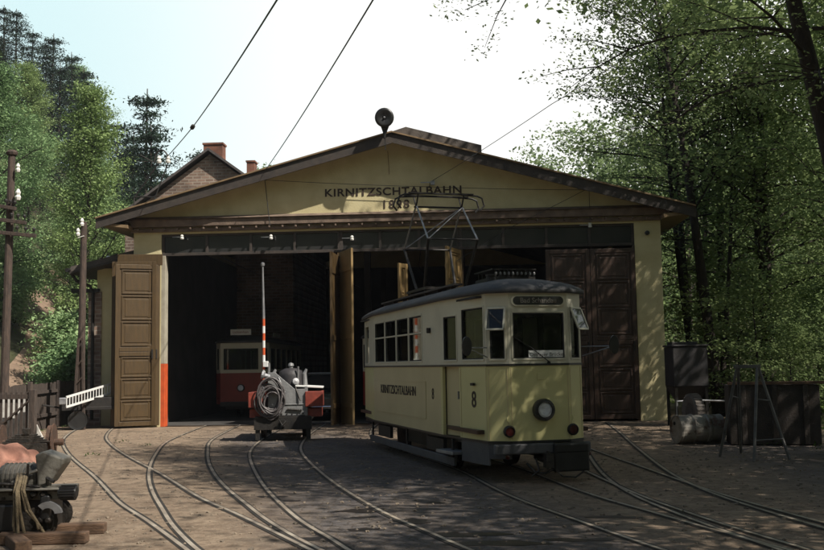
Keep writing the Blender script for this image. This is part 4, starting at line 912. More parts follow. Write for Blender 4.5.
# rusty wheelset stack at the far left
rw = thing('rusty_wheelset', 'rusty rail axle with wheels and springs lying before the slatted gate', 'wheelset', (-9.1, 20.0, 0), R(12))
q = MB(); q.tube([(-.8, 0, .3), (.75, 0, .3)], .07, 10); q.build('axle', M['rust'], rw)
for x in (-.5, .5): MB().lathe([(0, -.06), (.12, -.07), (.14, -.03), (.26, -.03), (.3, -.05), (.3, .04), (.34, .05), (.34, .07), (0, .07)], (x, 0, .34), (1, 0, 0), 22).build('wheel', M['rust'], rw)
q = MB()
for k in range(5): q.box(.1, -.35, .34+.035*k, .9-.12*k, .1, .03)
q.box(.1, -.35, .55, .14, .14, .12); q.box(.0, -.36, .16, 1.0, .16, .3); q.build('leaf_spring', M['oiled'], rw, .006)

# ------------------------------------------------------------------ foreground machine
mc = thing('rail_trolley', 'grey motor rail trolley with ribbed knob in the lower left corner', 'trolley', (-4.52, 10.05, 0), R(8)); mc.scale = (1, 1, .92)
q = MB(); q.box(-.35, .3, .50, 1.25, .09, .10); q.box(-.35, .86, .50, 1.25, .09, .10); q.box(.16, .58, .50, .1, .5, .09); q.box(-.3, .24, .575, 1.1, .16, .025); q.box(-.55, .58, .5, .1, .5, .09); q.build('frame', M['machine'], mc, .01)
q = MB(); q.box(-.36, .52, .27, 1.0, .48, .38); q.box(-.45, .26, .26, .5, .1, .3); q.box(.1, .24, .37, .1, .1, .28); q.box(-.6, .22, .33, .3, .06, .2); q.build('sump', M['black'], mc, .02)
q = MB(); q.prism([(-.0, 0, .60), (.12, 0, .62), (.26, 0, .84), (.27, 0, .90), (.05, 0, .99), (-.03, 0, .95)], (0, .28, 0), (0, .60, 0)); q.build('hood', M['machine'], mc, .018)
q = MB(); q.lathe([(0, 0), (.13, 0), (.15, .03), (.15, .34), (.12, .38), (0, .38)], (-.42, .46, .69), (1, 0, 0), 18)
for k in range(7): q.lathe([(.145, 0), (.165, .004), (.165, .016), (.145, .02)], (-.38+k*.045, .46, .69), (1, 0, 0), 18)
q.build('motor', M['machine'], mc)
q = MB(); q.box(-.62, .45, .68, .26, .34, .24); q.tube([(-.72, .35, .82), (-.6, .3, .88), (-.45, .3, .84)], .03, 8); q.lathe([(0, 0), (.06, 0), (.06, .08), (.03, .1), (0, .1)], (-.6, .42, .8), (0, 0, 1), 10); q.box(-.2, .3, .62, .12, .12, .1); q.tube([(-.15, .3, .62), (-.1, .26, .74), (.0, .28, .78)], .022, 6); q.build('gearbox', M['machine'], mc, .012)
q = MB(); n = 18
q.lathe([(0, 0), (.07, 0), (.075, .02), (.075, .16), (.06, .18), (0, .18)], (.24, .22, .53), (1, -.05, 0), 18)
for k in range(n):
    a = 2*math.pi*k/n; q.bar((.26, .22+.078*math.cos(a), .53+.078*math.sin(a)), (.41, .215+.078*math.cos(a), .53+.078*math.sin(a)), .014, .014)
q.build('ribbed_knob', M['black'], mc)
for x, z_ in ((-.02, .52), (.08, .52), (.13, .23), (.05, .23)): MB().lathe([(0, 0), (.035, 0), (.035, .04), (.02, .055), (0, .055)], (x, .24, z_), (0, -1, 0), 10).build('bolt', M['oiled'], mc)
q = MB(); q.prism([(.14+.14*math.cos(a), 0, .30+.14*math.sin(a)) for a in np.linspace(.1, math.pi*.75, 9)]+[(.14+.07*math.cos(a), 0, .30+.07*math.sin(a)) for a in np.linspace(math.pi*.75, .1, 9)], (0, .16, 0), (0, .22, 0)); q.build('wheel_guard', M['steel'], mc)
for y in (.3, .9):
    for x in (-.75, .0): MB().lathe([(0, -.04), (.17, -.04), (.17, .02), (.2, .03), (.2, .05), (0, .05)], (x, y, .2), (0, 1, 0), 18).build('wheel', M['oiled'], mc)
for k, (pts_, r0_) in enumerate((([(-.75, .24, .60), (-.5, .2, .66), (-.2, .22, .63), (.05, .2, .60)], .018), ([(.1, .3, .62), (.12, .2, .7), (.2, .16, .66)], .02), ([(-.1, .26, .6), (-.08, .22, .86)], .014), ([(-.9, .3, .6), (-.8, .24, .85), (-.66, .3, .92)], .022))):
    MB().tube(pts_, r0_, 7).build('pipe', M['oiled'], mc)
r_ = random.Random(12)
for k in range(16): MB().lathe([(0, 0), (.018, 0), (.018, .018), (0, .022)], (-.85+k*.066+r_.uniform(-.01, .01), .253, .50+r_.choice((-.025, .025))), (0, -1, 0), 6).build('bolt', M['oiled'], mc)
for k in range(6):
    x_ = -.8+k*.17; MB().box(x_, .36, .62+.02*(k % 3), r_.uniform(.05, .12), .12, r_.uniform(.08, .18), r_.uniform(-.3, .3)).build('fitting', M[r_.choice(('oiled', 'machine', 'rust'))], mc, .012)
# tarpaulin over a heap on the trolley's far side
n1, n2 = 60, 44; mb = MB(); vs = []
def fold(t): return 1-abs((t/math.pi) % 2-1)*2
for j in range(n2):
    for i in range(n1):
        u, v = i/(n1-1), j/(n2-1); x = -1.15+1.28*u
        if v < .3: y = .60-.02*math.sin(14*u+9*v); zz = .26+.36*(v/.3)
        else: y = .60+.8*(v-.3)/.7; zz = .62+.30*math.sin(math.pi*(v-.3)/.75)**.7*(1-.6*max(0, u-.4)/.6)
        y += -.035*fold(10*u+1.5*v)*(1 if v < .45 else .3); zz += .055*fold(7*u+5*v)+.045*fold(13*u-9*v+1)+.028*fold(29*u+17*v)+.02*math.sin(23*v+6*u)
        zz -= .22*max(0, (u-.84)/.16)**1.5+.05*max(0, u-.8)*math.sin(9*v); vs.append((x+.03*math.sin(13*v+3*u), y+.012*math.sin(31*u+5*v), zz))
mb.add(vs, [(j*n1+i, j*n1+i+1, (j+1)*n1+i+1, (j+1)*n1+i) for j in range(n2-1) for i in range(n1-1)])
tp = mb.build('tarpaulin', M['tarp'], smooth=True); tp.location = (-5.05, 10.6, 0); tp.rotation_euler = (0, 0, R(8)); tag(tp, 'crumpled salmon tarpaulin draped over the back of rail trolley', 'tarpaulin')
sm = tp.modifiers.new('thick', 'SOLIDIFY'); sm.thickness = .012
ck = MB(); ck.box(-.55, 1.0, .28, .95, .6, .56); cko = ck.build('covered_crate', M['timber'], None, .01); cko.location = (-5.05, 10.6, 0); cko.rotation_euler = (0, 0, R(8)); tag(cko, 'wooden crate under the salmon tarpaulin', 'crate')
rp = thing('rope', 'hemp rope hanging in loops over the rail trolley frame', 'rope', (-4.34, 10.05, 0), R(8)); rp.scale = (1, 1, .92)
q = MB()
for k, (xa, xb, zb_, yo) in enumerate(((-.36, -.33, .12, .12), (-.32, -.22, .06, .10), (-.29, -.10, .16, .12), (-.33, -.27, .02, .08), (-.27, -.02, .03, .11))):
    q.tube([(xa-.03, .34, .74), (xa, .22, .70), (xa+.0, yo+.03, .58), (xa+(xb-xa)*.3, yo, .36), (xb-.02, yo-.02, zb_+.08), (xb, yo-.03, zb_), (xb+.04, yo-.02, zb_+.01)], .016, 7)
q.build('strands', M['rope'], rp, smooth=True)
for k, (x, y, L, rz, z_) in enumerate(((-3.98, 10.25, .9, 4, .055), (-4.02, 10.85, .95, 9, .05), (-4.3, 9.95, .8, -55, .05))):
    t = MB().box(-L/2+.25, 0, z_, L, .16, .11).build('timber_baulk', M['timber'], None, .012); t.location = (x-.22, y-.12, .004); t.rotation_euler = (0, 0, R(rz))
    tag(t, ['square brown timber baulk nearest the viewer beside the rail trolley', 'brown timber baulk lying further back under the rail trolley', 'dark timber baulk lying askew under the trolley ropes'][k], 'timber')

# ------------------------------------------------------------------ right side things
hp = thing('hopper', 'dark square steel hopper on legs beside right corner of shed', 'hopper', (5.72, 27.4, -.42), R(4))
q = MB(); q.box(0, 0, 2.0, .92, .9, 1.05)
q.add([(-.46, -.45, 1.47), (.46, -.45, 1.47), (.46, .45, 1.47), (-.46, .45, 1.47), (-.28, -.2, 1.08), (.28, -.2, 1.08), (.28, .2, 1.08), (-.28, .2, 1.08)], [(0, 1, 5, 4), (1, 2, 6, 5), (2, 3, 7, 6), (3, 0, 4, 7), (4, 5, 6, 7)]); q.build('bin', M['hopper'], hp, .02)
MB().box(0, 0, 2.555, .98, .96, .05).box(-.05, .1, 2.62, .7, .5, .08).build('lid', M['hopper'], hp, .015)
for x in (-.4, .4):
    for y in (-.4, .4): MB().box(x, y, .95, .07, .07, 1.06).build('leg', M['dark'], hp)
dm = thing('oil_drum', 'weathered grey oil drum lying on its side before the hopper', 'drum', (4.72, 21.6, .31), R(14))
pr = [(0, 0), (.27, 0), (.27, -.015), (.30, -.015), (.30, .02)]
for k in (0, 1):
    pr += [(.29, .05+k*.3), (.29, .28+k*.32), (.31, .30+k*.32), (.31, .34+k*.32)]
pr += [(.29, .7), (.29, .93), (.30, .96), (.30, .98), (.27, .98), (.27, .96), (0, .96)]
MB().lathe(pr, (-.5, 0, 0), (1, 0, 0), 28).build('shell', M['drum'], dm); MB().lathe([(0, 0), (.04, 0), (.035, .02), (0, .025)], (-.5, .08, .12), (-1, 0, 0), 10).build('bung', M['dark'], dm)
ty = thing('tyre', 'worn grey tyre standing upright behind the oil drum', 'tyre', (5.42, 25.3, .46), R(-78))
q = MB().lathe([(.24, -.1), (.3, -.12), (.40, -.13), (.45, -.10), (.46, 0), (.45, .10), (.40, .13), (.3, .12), (.24, .1), (.24, -.1)], (0, 0, 0), (0, 1, 0), 30)
for k in range(30):
    a = 2*math.pi*k/30; q.box(.455*math.cos(a), 0, .455*math.sin(a), .03, .2, .05, 0, 0, -a)
q.build('tread', mat('dusty_rubber', (.13, .11, .095), (.08, .07, .065), 8, .9, .4, 30), ty)
tr = thing('trestle', 'tall steel trestle with splayed legs before the timber trough', 'trestle', (4.9, 18.2, 0), R(-6))
Zt = 1.62; DK = mat('dull_steel', (.15, .145, .14), (.09, .088, .086), 7, .6, .2, 40)
MB().bar((-.26, .02, Zt), (.20, -.02, Zt), .07, .06).build('top_bar', DK, tr, .006)
for a_, b_ in (((-.20, 0, Zt), (-.52, .35, 0)), ((-.18, .03, Zt), (-.05, 1.0, 0)), ((.14, -.02, Zt), (-.07, -.55, 0)), ((.16, .02, Zt), (.58, -.2, 0))):
    MB().tube([a_, b_], .026, 8).build('leg', DK, tr)
MB().tube([(-.30, .12, 1.1), (-.15, .35, 1.05)], .014, 6).build('cross_tie', DK, tr); MB().tube([(.06, -.22, 1.05), (.32, -.1, 1.02)], .014, 6).build('cross_tie', DK, tr)
MB().tube([(-.02, -.42, .35), (.48, -.18, .36)], .012, 6).build('cross_tie', DK, tr)
bx = thing('timber_trough', 'long dark timber trough with pale top edge behind the trestle', 'trough', (6.1, 20.9, 0), R(-9))
q = MB(); q.box(0, 0, .62, 1.75, .06, 1.2); q.box(0, 1.0, .62, 1.75, .06, 1.2); q.box(-.85, .5, .62, .06, .94, 1.2); q.box(.85, .5, .62, .06, .94, 1.2); q.box(0, .5, .1, 1.64, .94, .08)
for x in (-.6, 0, .6): q.box(x, -.05, .62, .1, .05, 1.2)
q.build('body', M['trim'], bx, .008); MB().box(.1, 0, 1.26, 2.0, .16, .06).build('top_edge', M['timber'], bx, .008)
b2 = thing('dark_bin', 'dark wooden bin half cut off by the right edge', 'bin', (6.85, 18.0, 0), R(-4))
q = MB(); q.box(.3, .5, .5, 1.1, 1.0, 1.0); q.build('body', M['fence'], b2, .02); MB().box(.3, .5, 1.03, 1.2, 1.1, .06).build('lid', M['fence'], b2, .01)
t = MB().bar((5.55, 26.6, .35), (5.95, 25.9, .05), .16, .03).build('plank', mat('raw_plank', (.42, .27, .12), (.33, .2, .09), 4, .8)); tag(t, 'pale plank leaning behind the oil drum beside the shed corner', 'plank')
t = MB().tube([(5.1, 25.7, .72), (5.7, 25.7, .74), (6.6, 25.6, .70)], .025, 6).tube([(5.1, 25.7, 0), (5.1, 25.7, .75)], .025, 6).tube([(6.6, 25.6, 0), (6.6, 25.6, .72)], .025, 6).build('pipe_rail', M['steel']); tag(t, 'low bent pipe rail behind the oil drum', 'rail')

# ------------------------------------------------------------------ trees
def leaf_mesh(name, cen, size, rg, m, flat=.5, elong=.55, droop=0):
    N = len(cen); nrm = rg.normal(size=(N, 3)); nrm[:, 2] = np.abs(nrm[:, 2])*1.0+flat; nrm /= np.linalg.norm(nrm, axis=1)[:, None]
    t = rg.normal(size=(N, 3)); t -= nrm*np.sum(t*nrm, 1)[:, None]; t /= np.linalg.norm(t, axis=1)[:, None]; b = np.cross(nrm, t)
    s = size*rg.uniform(.6, 1.25, N)[:, None]
    V = np.empty((N, 4, 3)); V[:, 0] = cen-t*s*.5; V[:, 1] = cen+b*s*elong*.5-nrm*s*.06; V[:, 2] = cen+t*s*.5-nrm*s*.12; V[:, 3] = cen-b*s*elong*.5-nrm*s*.06
    me = bpy.data.meshes.new(name); me.vertices.add(4*N); me.vertices.foreach_set('co', V.reshape(-1).astype(np.float32))
    me.loops.add(4*N); me.loops.foreach_set('vertex_index', np.arange(4*N, dtype=np.int32)); me.polygons.add(N)
    me.polygons.foreach_set('loop_start', np.arange(0, 4*N, 4, dtype=np.int32)); me.polygons.foreach_set('loop_total', np.full(N, 4, np.int32))
    me.materials.append(m); me.update(calc_edges=True); return me
def broadleaf(seed, H, r0, base, spread, lean=(0, 0), nl=22, leaves=16, size=.16, m=None, sub=5, flat=.5, upang=35, clus=.34, bend=0.0, prof=None, dirs=None, lim=1.0):
    r = random.Random(seed); rg = np.random.default_rng(seed); tk = MB(); pts = []; rad = []
    ph = r.uniform(0, 6)
    for k in range(11):
        q = k/10; pts.append(Vector((lean[0]*q*(1+bend*(q-1))*H+.012*H*math.sin(4*q+ph)*q, lean[1]*q*H+.012*H*math.cos(5*q+ph)*q, H*.96*q))); rad.append(r0*(1-.9*q**1.1)*(1.35 if k == 0 else 1))
    tk.tube(pts, rad, 9)
    def trunk_at(q):
        i = min(9, int(q*10)); return pts[i].lerp(pts[i+1], q*10-i), rad[i]
    clusters = []
    for k in range(nl):
        q = base+(1-base)*(k+r.random()*.8)/nl*.97; p, rr = trunk_at(q); az = dirs(k, r) if dirs else k*2.4+r.uniform(-.4, .4)
        qq = (q-base)/(1-base); pf = prof(qq) if prof else (.55+.45*math.sin(math.pi*min(1, qq*1.15+.12)))*(1 if qq < .6 else max(.25, 1-(qq-.6)*1.5))
        L = spread*pf*r.uniform(.75, 1.15); el = R(upang)*r.uniform(.4, 1.3)+qq*.5
        d = Vector((math.cos(az)*math.cos(el), math.sin(az)*math.cos(el), math.sin(el))); lp = [p]; cur = p.copy(); n = 6
        for j in range(n):
            d = (d+Vector((r.uniform(-.16, .16), r.uniform(-.16, .16), r.uniform(-.12, .08)-.06))).normalized(); cur = cur+d*L/n; lp.append(cur.copy())
        lr = max(.01, min(rr*.5, (.02+.012*L)*lim)); tk.tube(lp, [lr*(1-.85*j/n) for j in range(n+1)], 5, False)
        for s in range(sub):
            j = 1+int((n-1)*(s+.5)/sub); a = lp[j]; sd = (lp[j+1 if j < n else j]-lp[j-1]).normalized(); side = sd.cross(Vector((0, 0, 1))).normalized()*(1 if s % 2 else -1)
            sdv = (sd*.6+side*r.uniform(.5, 1.1)+Vector((0, 0, r.uniform(-.15, .35)))).normalized(); sl = L*r.uniform(.22, .42)
            e = a+sdv*sl; mid = a.lerp(e, .5)+Vector((0, 0, .04*sl)); tk.tube([a, mid, e], [lr*.4, lr*.25, .004], 4, False)
            clusters += [a.lerp(e, .45), mid.lerp(e, .5), e, e+sdv*.12*sl]
        clusters += [lp[-1], lp[-1]+d*.2, lp[-2]]
    c = np.array([tuple(v) for v in clusters]); cen = np.repeat(c, leaves, 0)+rg.normal(size=(len(c)*leaves, 3))*np.array([clus, clus, clus*.55])
    return tk, leaf_mesh('crown', cen, size, rg, m or M['leaf_wood'], flat)
def conifer(seed, H, r0, base, spread):
    r = random.Random(seed); rg = np.random.default_rng(seed); tk = MB(); tk.tube([(0, 0, 0), (.1, 0, H*.5), (0, .05, H)], [r0, r0*.6, .03], 8); cl = []
    nw = int(H*(1-base)/.75)
    for k in range(nw):
        q = base+(1-base)*k/nw; z = H*q; L = spread*((1-q)/(1-base))**.6*r.uniform(.5, 1.15)+.3
        for j in range(5):
            if r.random() < .12: continue
            az = j*1.257+k*.5+r.uniform(-.3, .3); Lj = L*r.uniform(.55, 1.25)
            a = Vector((0, 0, z)); e = Vector((math.cos(az)*Lj, math.sin(az)*Lj, z-Lj*.22+.15)); tk.tube([a, a.lerp(e, .5)+Vector((0, 0, -.04*Lj)), e], [.03, .02, .008], 4, False)
            for s in np.linspace(.25, 1, 5): cl.append(a.lerp(e, s))
    c = np.array([tuple(v) for v in cl]); cen = np.repeat(c, 20, 0)+rg.normal(size=(len(c)*20, 3))*np.array([.27, .27, .13])
    return tk, leaf_mesh('crown', cen, .26, rg, M['needle'], .5, .35)
PROTO = {}
def plant_tree(name, label, cat, x, y, key, s=1.0, rz=0.0, group=None, z=None, sz=None):
    tk, cm, tm = PROTO[key]
    if z is None: z = float(terrain(np.array(x), np.array(y)))-.1
    t = thing(name, label, cat, (x, y, z), rz, group); t.scale = (s, s, sz or s)
    for nm, me in (('trunk', tm), ('crown', cm)):
        o = bpy.data.objects.new(nm, me); C.objects.link(o); o.parent = t
    return t
def proto(key, res):
    tk, cm = res; o = tk.build('trunk', M['bark'], smooth=True, link=False); PROTO[key] = (tk, cm, o.data); bpy.data.objects.remove(o)
for k in range(4): proto(f'hill{k}', broadleaf(20+k, (14, 15.5, 14, 12.5)[k], .22, .10, (4.4, 3.9, 4.8, 4.2)[k], nl=(32, 34, 30, 34)[k], leaves=(34, 30, 40, 26)[k], size=.19, m=M['leaf_hill' if k != 1 else 'leaf_olive'], sub=6, clus=.42, flat=1.3, upang=(35, 48, 26, 40)[k]))
for k in range(2): proto(f'con{k}', conifer(40+k, 16, .22, .2, 3.6))
for k in range(3): proto(f'wood{k}', broadleaf(60+k, 15, .17, .16, 4.4, nl=30, leaves=15, size=.19, m=M['leaf_wood'], sub=6, clus=.42, flat=.9, upang=22))
for k in range(2): proto(f'sapling{k}', broadleaf(80+k, 5.0, .05, .12, 2.0, nl=18, leaves=13, size=.15, m=M['leaf_wood'], sub=4, clus=.26, flat=.9, upang=30))
for k in range(2): proto(f'bush{k}', broadleaf(85+k, 3.6, .05, .05, 1.9, nl=20, leaves=16, size=.2, m=M['leaf_hill'], sub=4, clus=.32, flat=.7, upang=35))
for k in range(2): proto(f'canopy{k}', broadleaf(90+k, 21, .24, .48, 6.4, nl=28, leaves=13, size=.24, m=M['leaf_wood'], sub=6, clus=.55, flat=.8, upang=14))
for k in range(2): proto(f'shade{k}', broadleaf(95+k, 13.5, .2, .36, 4.8, nl=28, leaves=12, size=.22, m=M['leaf_wood'], sub=6, clus=.5, flat=.8, upang=16))
for k in range(2): proto(f'airy{k}', broadleaf(100+k, 17, .14, .30, 4.0, nl=26, leaves=9, size=.17, m=M['leaf_wood'], sub=6, clus=.36, flat=.5, upang=38))

# wooded slope on the left
r_ = random.Random(11); hill = []
for Y in (44, 51, 59, 68, 78, 90, 104):
    x = {44: -21.5, 51: -20.0}.get(Y, -15.5-(Y-44)*.1)
    while x > -.58*Y-9:
        hill.append((x+r_.uniform(-1.3, 1.3), Y+r_.uniform(-2.5, 2.5))); x -= r_.uniform(4.2, 6.0)
for i, (x, y) in enumerate(hill):
    # keep the path clear
    if 40 < y < 60 and abs(x-(-21.0-(y-46)*.36)) < 2.2: continue
    t = max(0, -x-16.5)
    con = (y > 64 and t > 13 and r_.random() < .25)
    if con: plant_tree('conifer', 'dark conifer rising above the broadleaf trees on the left skyline', 'conifer', x, y, f'con{i % 2}', r_.uniform(.8, 1.1), r_.uniform(0, 6.3), 'conifers on the left slope')
    else: plant_tree('broadleaf_tree', 'fresh green broadleaf tree on the wooded slope left of the shed', 'tree', x, y, f'hill{(0, 1, 2, 3, 1, 2)[r_.randrange(6)]}', (q_ := r_.uniform(.72, 1.05)*(.82 if y > 60 else 1)), r_.uniform(0, 6.3), 'broadleaf trees on the left slope', sz=q_*r_.uniform(.9, 1.12 if y > 60 else 1.25))
r_ = random.Random(77)
for i in range(46):
    y = r_.uniform(34, 56); x = r_.uniform(-.52*y+.5, -14.4-(y-36)*.08)
    if abs(x-(-18.6-(y-40)*.37)) < 1.5: continue
    if y < 52 and 412+1000*(x*.998+y*.059)/y < 30: continue
    plant_tree('bush', 'leafy green bush at the foot of the slope behind the fence', 'bush', x, y, f'bush{i % 2}', r_.uniform(.7, 1.25), i*1.3, 'bushes behind the fence')
for i, (px, py, Y) in enumerate([(4, 4, 92), (17, 8, 88), (33, 28, 90), (46, 40, 96), (72, 51, 92), (84, 66, 88), (60, 62, 84), (97, 92, 90), (118, 118, 86), (133, 130, 82), (147, 148, 78)]):
    tp_ = at(px, py, Y); zz = float(terrain(np.array(tp_.x), np.array(Y))); sc_ = (tp_.z-zz)/16
    plant_tree('conifer', 'dark conifer rising above the broadleaf trees on the left skyline', 'conifer', tp_.x, Y, f'con{i % 2}', min(1.25, max(.7, sc_)), i*1.9, 'conifers on the left slope', sz=sc_)
for x, y, s in ((-13.5, 66, 1.0), (-9.5, 70, 1.02), (-6.5, 66, .95), (-16.5, 60, .98)):
    plant_tree('broadleaf_tree', 'fresh green tree showing over the brick house roof', 'tree', x, y, f'hill{int(s*100) % 3}', s, x, 'trees behind the brick house')
for x, y, s in ((-20.6, 62, 1.15), (-19.0, 58, .98), (-17.3, 64, 1.02)):
    plant_tree('conifer', 'dark conifer just left of the brick house gable', 'conifer', x, y, f'con{int(y) % 2}', s, x, 'conifers by the brick house')

# wood on the right
def own_tree(key, label, x, y, cat='tree', group=None, **k):
    proto(key, broadleaf(**k)); return plant_tree('broadleaf_tree', label, cat, x, y, key, group=group)
RIGHT = lambda k, r: r.uniform(-1.3, 1.3)
own_tree('lean_a', 'dark leaning tree with bent trunk right of the shed corner', 7.7, 32, seed=201, H=16, r0=.2, base=.42, spread=3.6, lean=(-.10, .0), nl=22, leaves=11, size=.16, flat=.8, clus=.34, dirs=RIGHT)
own_tree('lean_b', 'thinner leaning trunk just behind the bent tree by the shed corner', 7.6, 34.5, seed=202, H=15, r0=.13, base=.4, spread=3.2, lean=(-.085, .0), nl=20, leaves=10, size=.16, flat=.8, clus=.34, dirs=RIGHT)
own_tree('lean_c', 'slim trunk leaning right out of the bent tree', 7.75, 32.3, seed=203, H=12, r0=.1, base=.4, spread=3.0, lean=(.09, .02), nl=18, leaves=10, size=.16, flat=.8, clus=.34, dirs=RIGHT)
own_tree('lacy', 'tall airy tree with lacy leaves reaching left above the right end of the roof', 7.9, 36.5, seed=215, H=19, r0=.15, base=.42, spread=4.6, lean=(-.05, .0), nl=30, leaves=11, size=.15, sub=7, flat=.7, clus=.33, upang=34, dirs=lambda k, r: math.pi+r.uniform(-1.5, 1.5))
own_tree('near', 'big dark trunked tree at the right edge with long branches over the yard', 5.85, 14.2, seed=210, H=13, r0=.2, base=.44, spread=4.6, lean=(-.155, -.02), nl=24, leaves=22, size=.066, sub=10, flat=1.0, clus=.13, upang=14, lim=.48,
         dirs=lambda k, r: math.pi+r.uniform(-1.0, 1.0) if k % 3 else r.uniform(0, 6.3))
wood = [('airy1', 9.6, 33.5, 1.15), ('airy0', 9.0, 36.5, 1.2), ('airy0', 8.6, 38, 1.0), ('airy1', 9.3, 40, 1.05), ('airy0', 9.4, 44, .95), ('wood0', 9.6, 33, .95), ('wood1', 11.8, 30, 1.0), ('wood2', 13.2, 36, 1.05), ('wood1', 22, 46, 1.1), ('wood2', 15.5, 52, 1.05), ('wood0', 21, 56, 1.1), ('wood1', 10, 54, 1.0), ('wood2', 26, 52, 1.1), ('airy1', 10.4, 27.5, .8)]
for i, (k, x, y, s) in enumerate(wood):
    plant_tree('broadleaf_tree', 'slender broadleaf tree in the shady wood right of the shed', 'tree', x, y, k, s, i*1.7, 'trees in the wood right of the shed')
for i, (x, y, s) in enumerate([(8.2, 29.5, .9), (9.6, 27.5, .8), (8.6, 33, 1.0), (11.5, 34, 1.1), (10.4, 31, .8), (13.5, 31, 1.1), (9.0, 37, 1.2), (12.0, 39, 1.1), (15.0, 38, 1.2), (7.9, 25.5, .55), (9.0, 22.8, .6), (16.5, 46, 1.3)]):
    plant_tree('sapling', 'bushy leafy sapling among the trunks right of the shed', 'sapling', x, y, f'sapling{i % 2}', s, i*2.1, 'saplings right of the shed')
# tall trees to the right of the yard, crowns high over it
for i, (k, x, y, s) in enumerate([('canopy0', 9.4, 25.2, 1.0), ('canopy1', 11.0, 21.5, .98), ('shade0', 12.0, 17.0, 1.1), ('shade1', 10.2, 12.8, .98), ('shade0', 9.2, 8.0, .93), ('shade0', 9.6, 11.3, .95), ('shade1', 8.2, 3.4, .9), ('canopy1', 14.5, 11, .88), ('airy0', 8.8, 8.6, 1.12), ('airy0', 8.3, 12.0, 1.25), ('airy1', 6.6, 1.5, 1.15), ('shade1', 5.6, -2, .75)]):
    plant_tree('tall_tree', 'tall tree with high spreading crown along the right side of the yard', 'tree', x, y, k, s, i*1.3, 'tall trees shading the yard')

# undergrowth, grass and the far wood: uncountable
def scatter(name, pts, size, m, seed, flat, h, per):
    rg = np.random.default_rng(seed); P = np.array(pts); c = np.repeat(P, per, 0)+rg.normal(size=(len(P)*per, 3))*np.array([.35, .35, h*.4])
    c[:, 2] = np.maximum(c[:, 2], terrain(c[:, 0], c[:, 1])+.02)
    o = bpy.data.objects.new(name, leaf_mesh(name, c, size, rg, m, flat)); C.objects.link(o); return o
r_ = random.Random(21); P = []
while len(P) < 1500:
    x, y = r_.uniform(7.6, 30), r_.uniform(20, 55)
    if x < 8+.18*(y-20)*0+ (1.2 if y < 24 else 0): continue
    P.append((x, y, float(terrain(np.array(x), np.array(y)))+r_.uniform(0, .9)))
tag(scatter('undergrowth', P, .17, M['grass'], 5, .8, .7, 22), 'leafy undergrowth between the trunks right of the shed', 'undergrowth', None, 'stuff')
P = []
while len(P) < 1400:
    y = r_.uniform(33, 60); x = r_.uniform(-14.2-(y-36)*.12-13, -14.0-(y-36)*.1)
    pc = -18.6-(y-40)*.37
    if abs(x-pc) < 1.7 or (y < 52 and 412+1000*(x*.998+y*.059)/y < 30): continue
    P.append((x, y, float(terrain(np.array(x), np.array(y)))+r_.uniform(0, .8)))
tag(scatter('bank_undergrowth', P, .2, M['grass'], 6, .8, .6, 20), 'sunlit grass and scrub at the foot of the left slope', 'undergrowth', None, 'stuff')
rg = np.random.default_rng(9); P = []
for k in range(420):
    x, y = r_.uniform(-12, 75), r_.uniform(66, 150); z0 = float(terrain(np.array(x), np.array(y))); hh = r_.uniform(7, 13)
    for j in range(26):
        a, q = r_.uniform(0, 6.3), r_.random(); rr = 3.0*math.sqrt(1-abs(2*q-.9)**2 if abs(2*q-.9) < 1 else .1)*r_.uniform(.6, 1); P.append((x+rr*math.cos(a), y+rr*math.sin(a), z0+2+hh*q))
c = np.repeat(np.array(P), 9, 0)+rg.normal(size=(len(P)*9, 3))*np.array([.7, .7, .4])
fo = bpy.data.objects.new('far_wood', leaf_mesh('far_wood', c, .55, rg, M['leaf_wood'], .5)); C.objects.link(fo); tag(fo, 'distant wooded hillside seen over the right end of the roof', 'wood', None, 'stuff')
P = []
r_ = random.Random(31)
for k in range(230):
    x, y = r_.uniform(-55, 55), r_.uniform(-62, -13); z0 = float(terrain(np.array(x), np.array(y))); hh = r_.uniform(8, 13)
    for j in range(30):
        a, q = r_.uniform(0, 6.3), r_.random(); rr = 3.2*r_.uniform(.4, 1)*(1-abs(2*q-.9)*.5); P.append((x+rr*math.cos(a), y+rr*math.sin(a), z0+1+hh*q))
c = np.repeat(np.array(P), 8, 0)+rg.normal(size=(len(P)*8, 3))*np.array([.7, .7, .4])
fo = bpy.data.objects.new('facing_wood', leaf_mesh('facing_wood', c, .7, rg, M['leaf_wood'], .5)); C.objects.link(fo); tag(fo, 'unseen wooded slope added behind the viewer to block sky light', 'wood', None, 'stuff')  # unseen wood added behind the camera to deepen shade in the yard

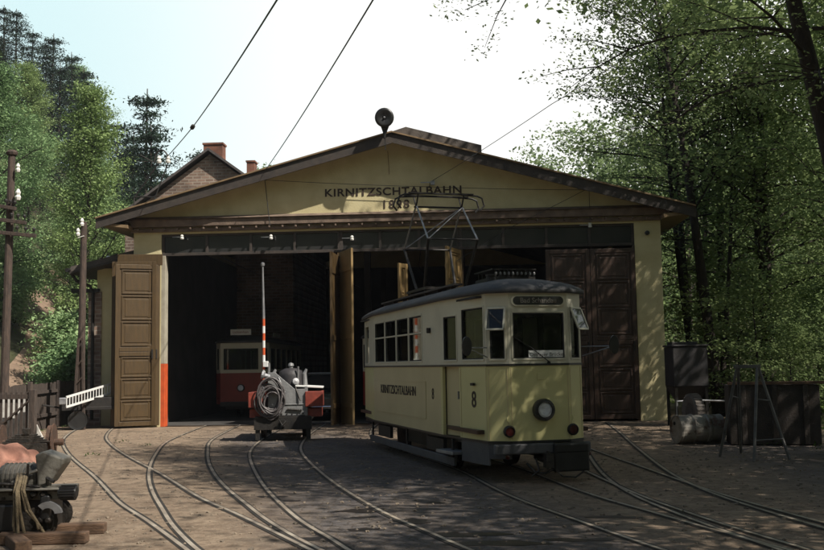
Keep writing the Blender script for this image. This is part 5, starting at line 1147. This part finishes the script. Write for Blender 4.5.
# loose stones and weeds in the yard
def stones(name, n, seed, x0, x1, y0, y1, s0, s1):
    rg = np.random.default_rng(seed); c = np.stack([rg.uniform(x0, x1, n), rg.uniform(y0, y1, n), np.zeros(n)], 1); sz = (s0+(s1-s0)*rg.random(n)**3)
    base = np.array([(1, 0, 0), (0, 1, 0), (-1, 0, 0), (0, -1, 0), (.7, .7, .4), (-.7, .7, .5), (-.6, -.8, .4), (.7, -.6, .5), (0, 0, .8)])
    V = c[:, None]+base[None]*sz[:, None, None]*rg.uniform(.7, 1.3, (n, 9, 1)); a = rg.uniform(0, 6.3, n)
    d = V-c[:, None]; V[..., 0] = c[:, None, 0]+d[..., 0]*np.cos(a)[:, None]-d[..., 1]*np.sin(a)[:, None]; V[..., 1] = c[:, None, 1]+d[..., 0]*np.sin(a)[:, None]+d[..., 1]*np.cos(a)[:, None]
    fs = [(0, 4, 8), (4, 1, 8), (1, 5, 8), (5, 2, 8), (2, 6, 8), (6, 3, 8), (3, 7, 8), (7, 0, 8), (0, 1, 4), (1, 2, 5), (2, 3, 6), (3, 0, 7)]
    me = bpy.data.meshes.new(name); me.from_pydata(V.reshape(-1, 3).tolist(), [], [tuple(9*k+q for q in f) for k in range(n) for f in f_] if False else [tuple(9*k+q for q in f) for k in range(n) for f in fs])
    me.materials.append(mat('stones', (.23, .18, .13), (.11, .09, .07), 3, .9)); me.update(); o = bpy.data.objects.new(name, me); C.objects.link(o); return o
tag(stones('gravel', 12000, 3, -12, 8, 8.5, 28.5, .006, .030), 'loose gravel and pebbles scattered over the yard', 'gravel', None, 'stuff')
r_ = random.Random(41); P = []
for k in range(130):
    t = r_.random()
    if k % 3 == 0: P.append((-11.5-2.0*t+r_.uniform(.1, .5), 19.5+17*t, .05))
    elif k % 3 == 1: P.append((r_.uniform(5.2, 7.6), r_.uniform(19, 29.5), .05))
    elif k % 4 == 2: P.append((r_.uniform(-10.5, -7.5), r_.uniform(12, 24), .02))
rg = np.random.default_rng(15); P = np.array(P); n_ = 14; c = np.repeat(P, n_, 0)+rg.normal(size=(len(P)*n_, 3))*np.array([.10, .10, .03]); c[:, 2] = np.abs(c[:, 2])+.01
o = bpy.data.objects.new('weeds', leaf_mesh('weeds', c, .07, rg, M['grass'], .3, .4)); C.objects.link(o); tag(o, 'small weeds growing along the fence and in the dirt of the yard', 'weeds', None, 'stuff')
# thin air over the valley
hb_ = MB().box(0, 45, 30, 320, 250, 64); hz_o = hb_.build('haze', bpy.data.materials.new('haze')); tag(hz_o, 'thin bluish haze in the valley air', 'haze', None, 'stuff')
hm = hz_o.data.materials[0]; hm.use_nodes = True; hn = hm.node_tree.nodes; hn.clear(); ho = hn.new('ShaderNodeOutputMaterial'); pv = hn.new('ShaderNodeVolumePrincipled')
pv.inputs['Color'].default_value = (.86, .92, 1.0, 1); pv.inputs['Density'].default_value = .0003; hm.node_tree.links.new(pv.outputs[0], ho.inputs['Volume'])
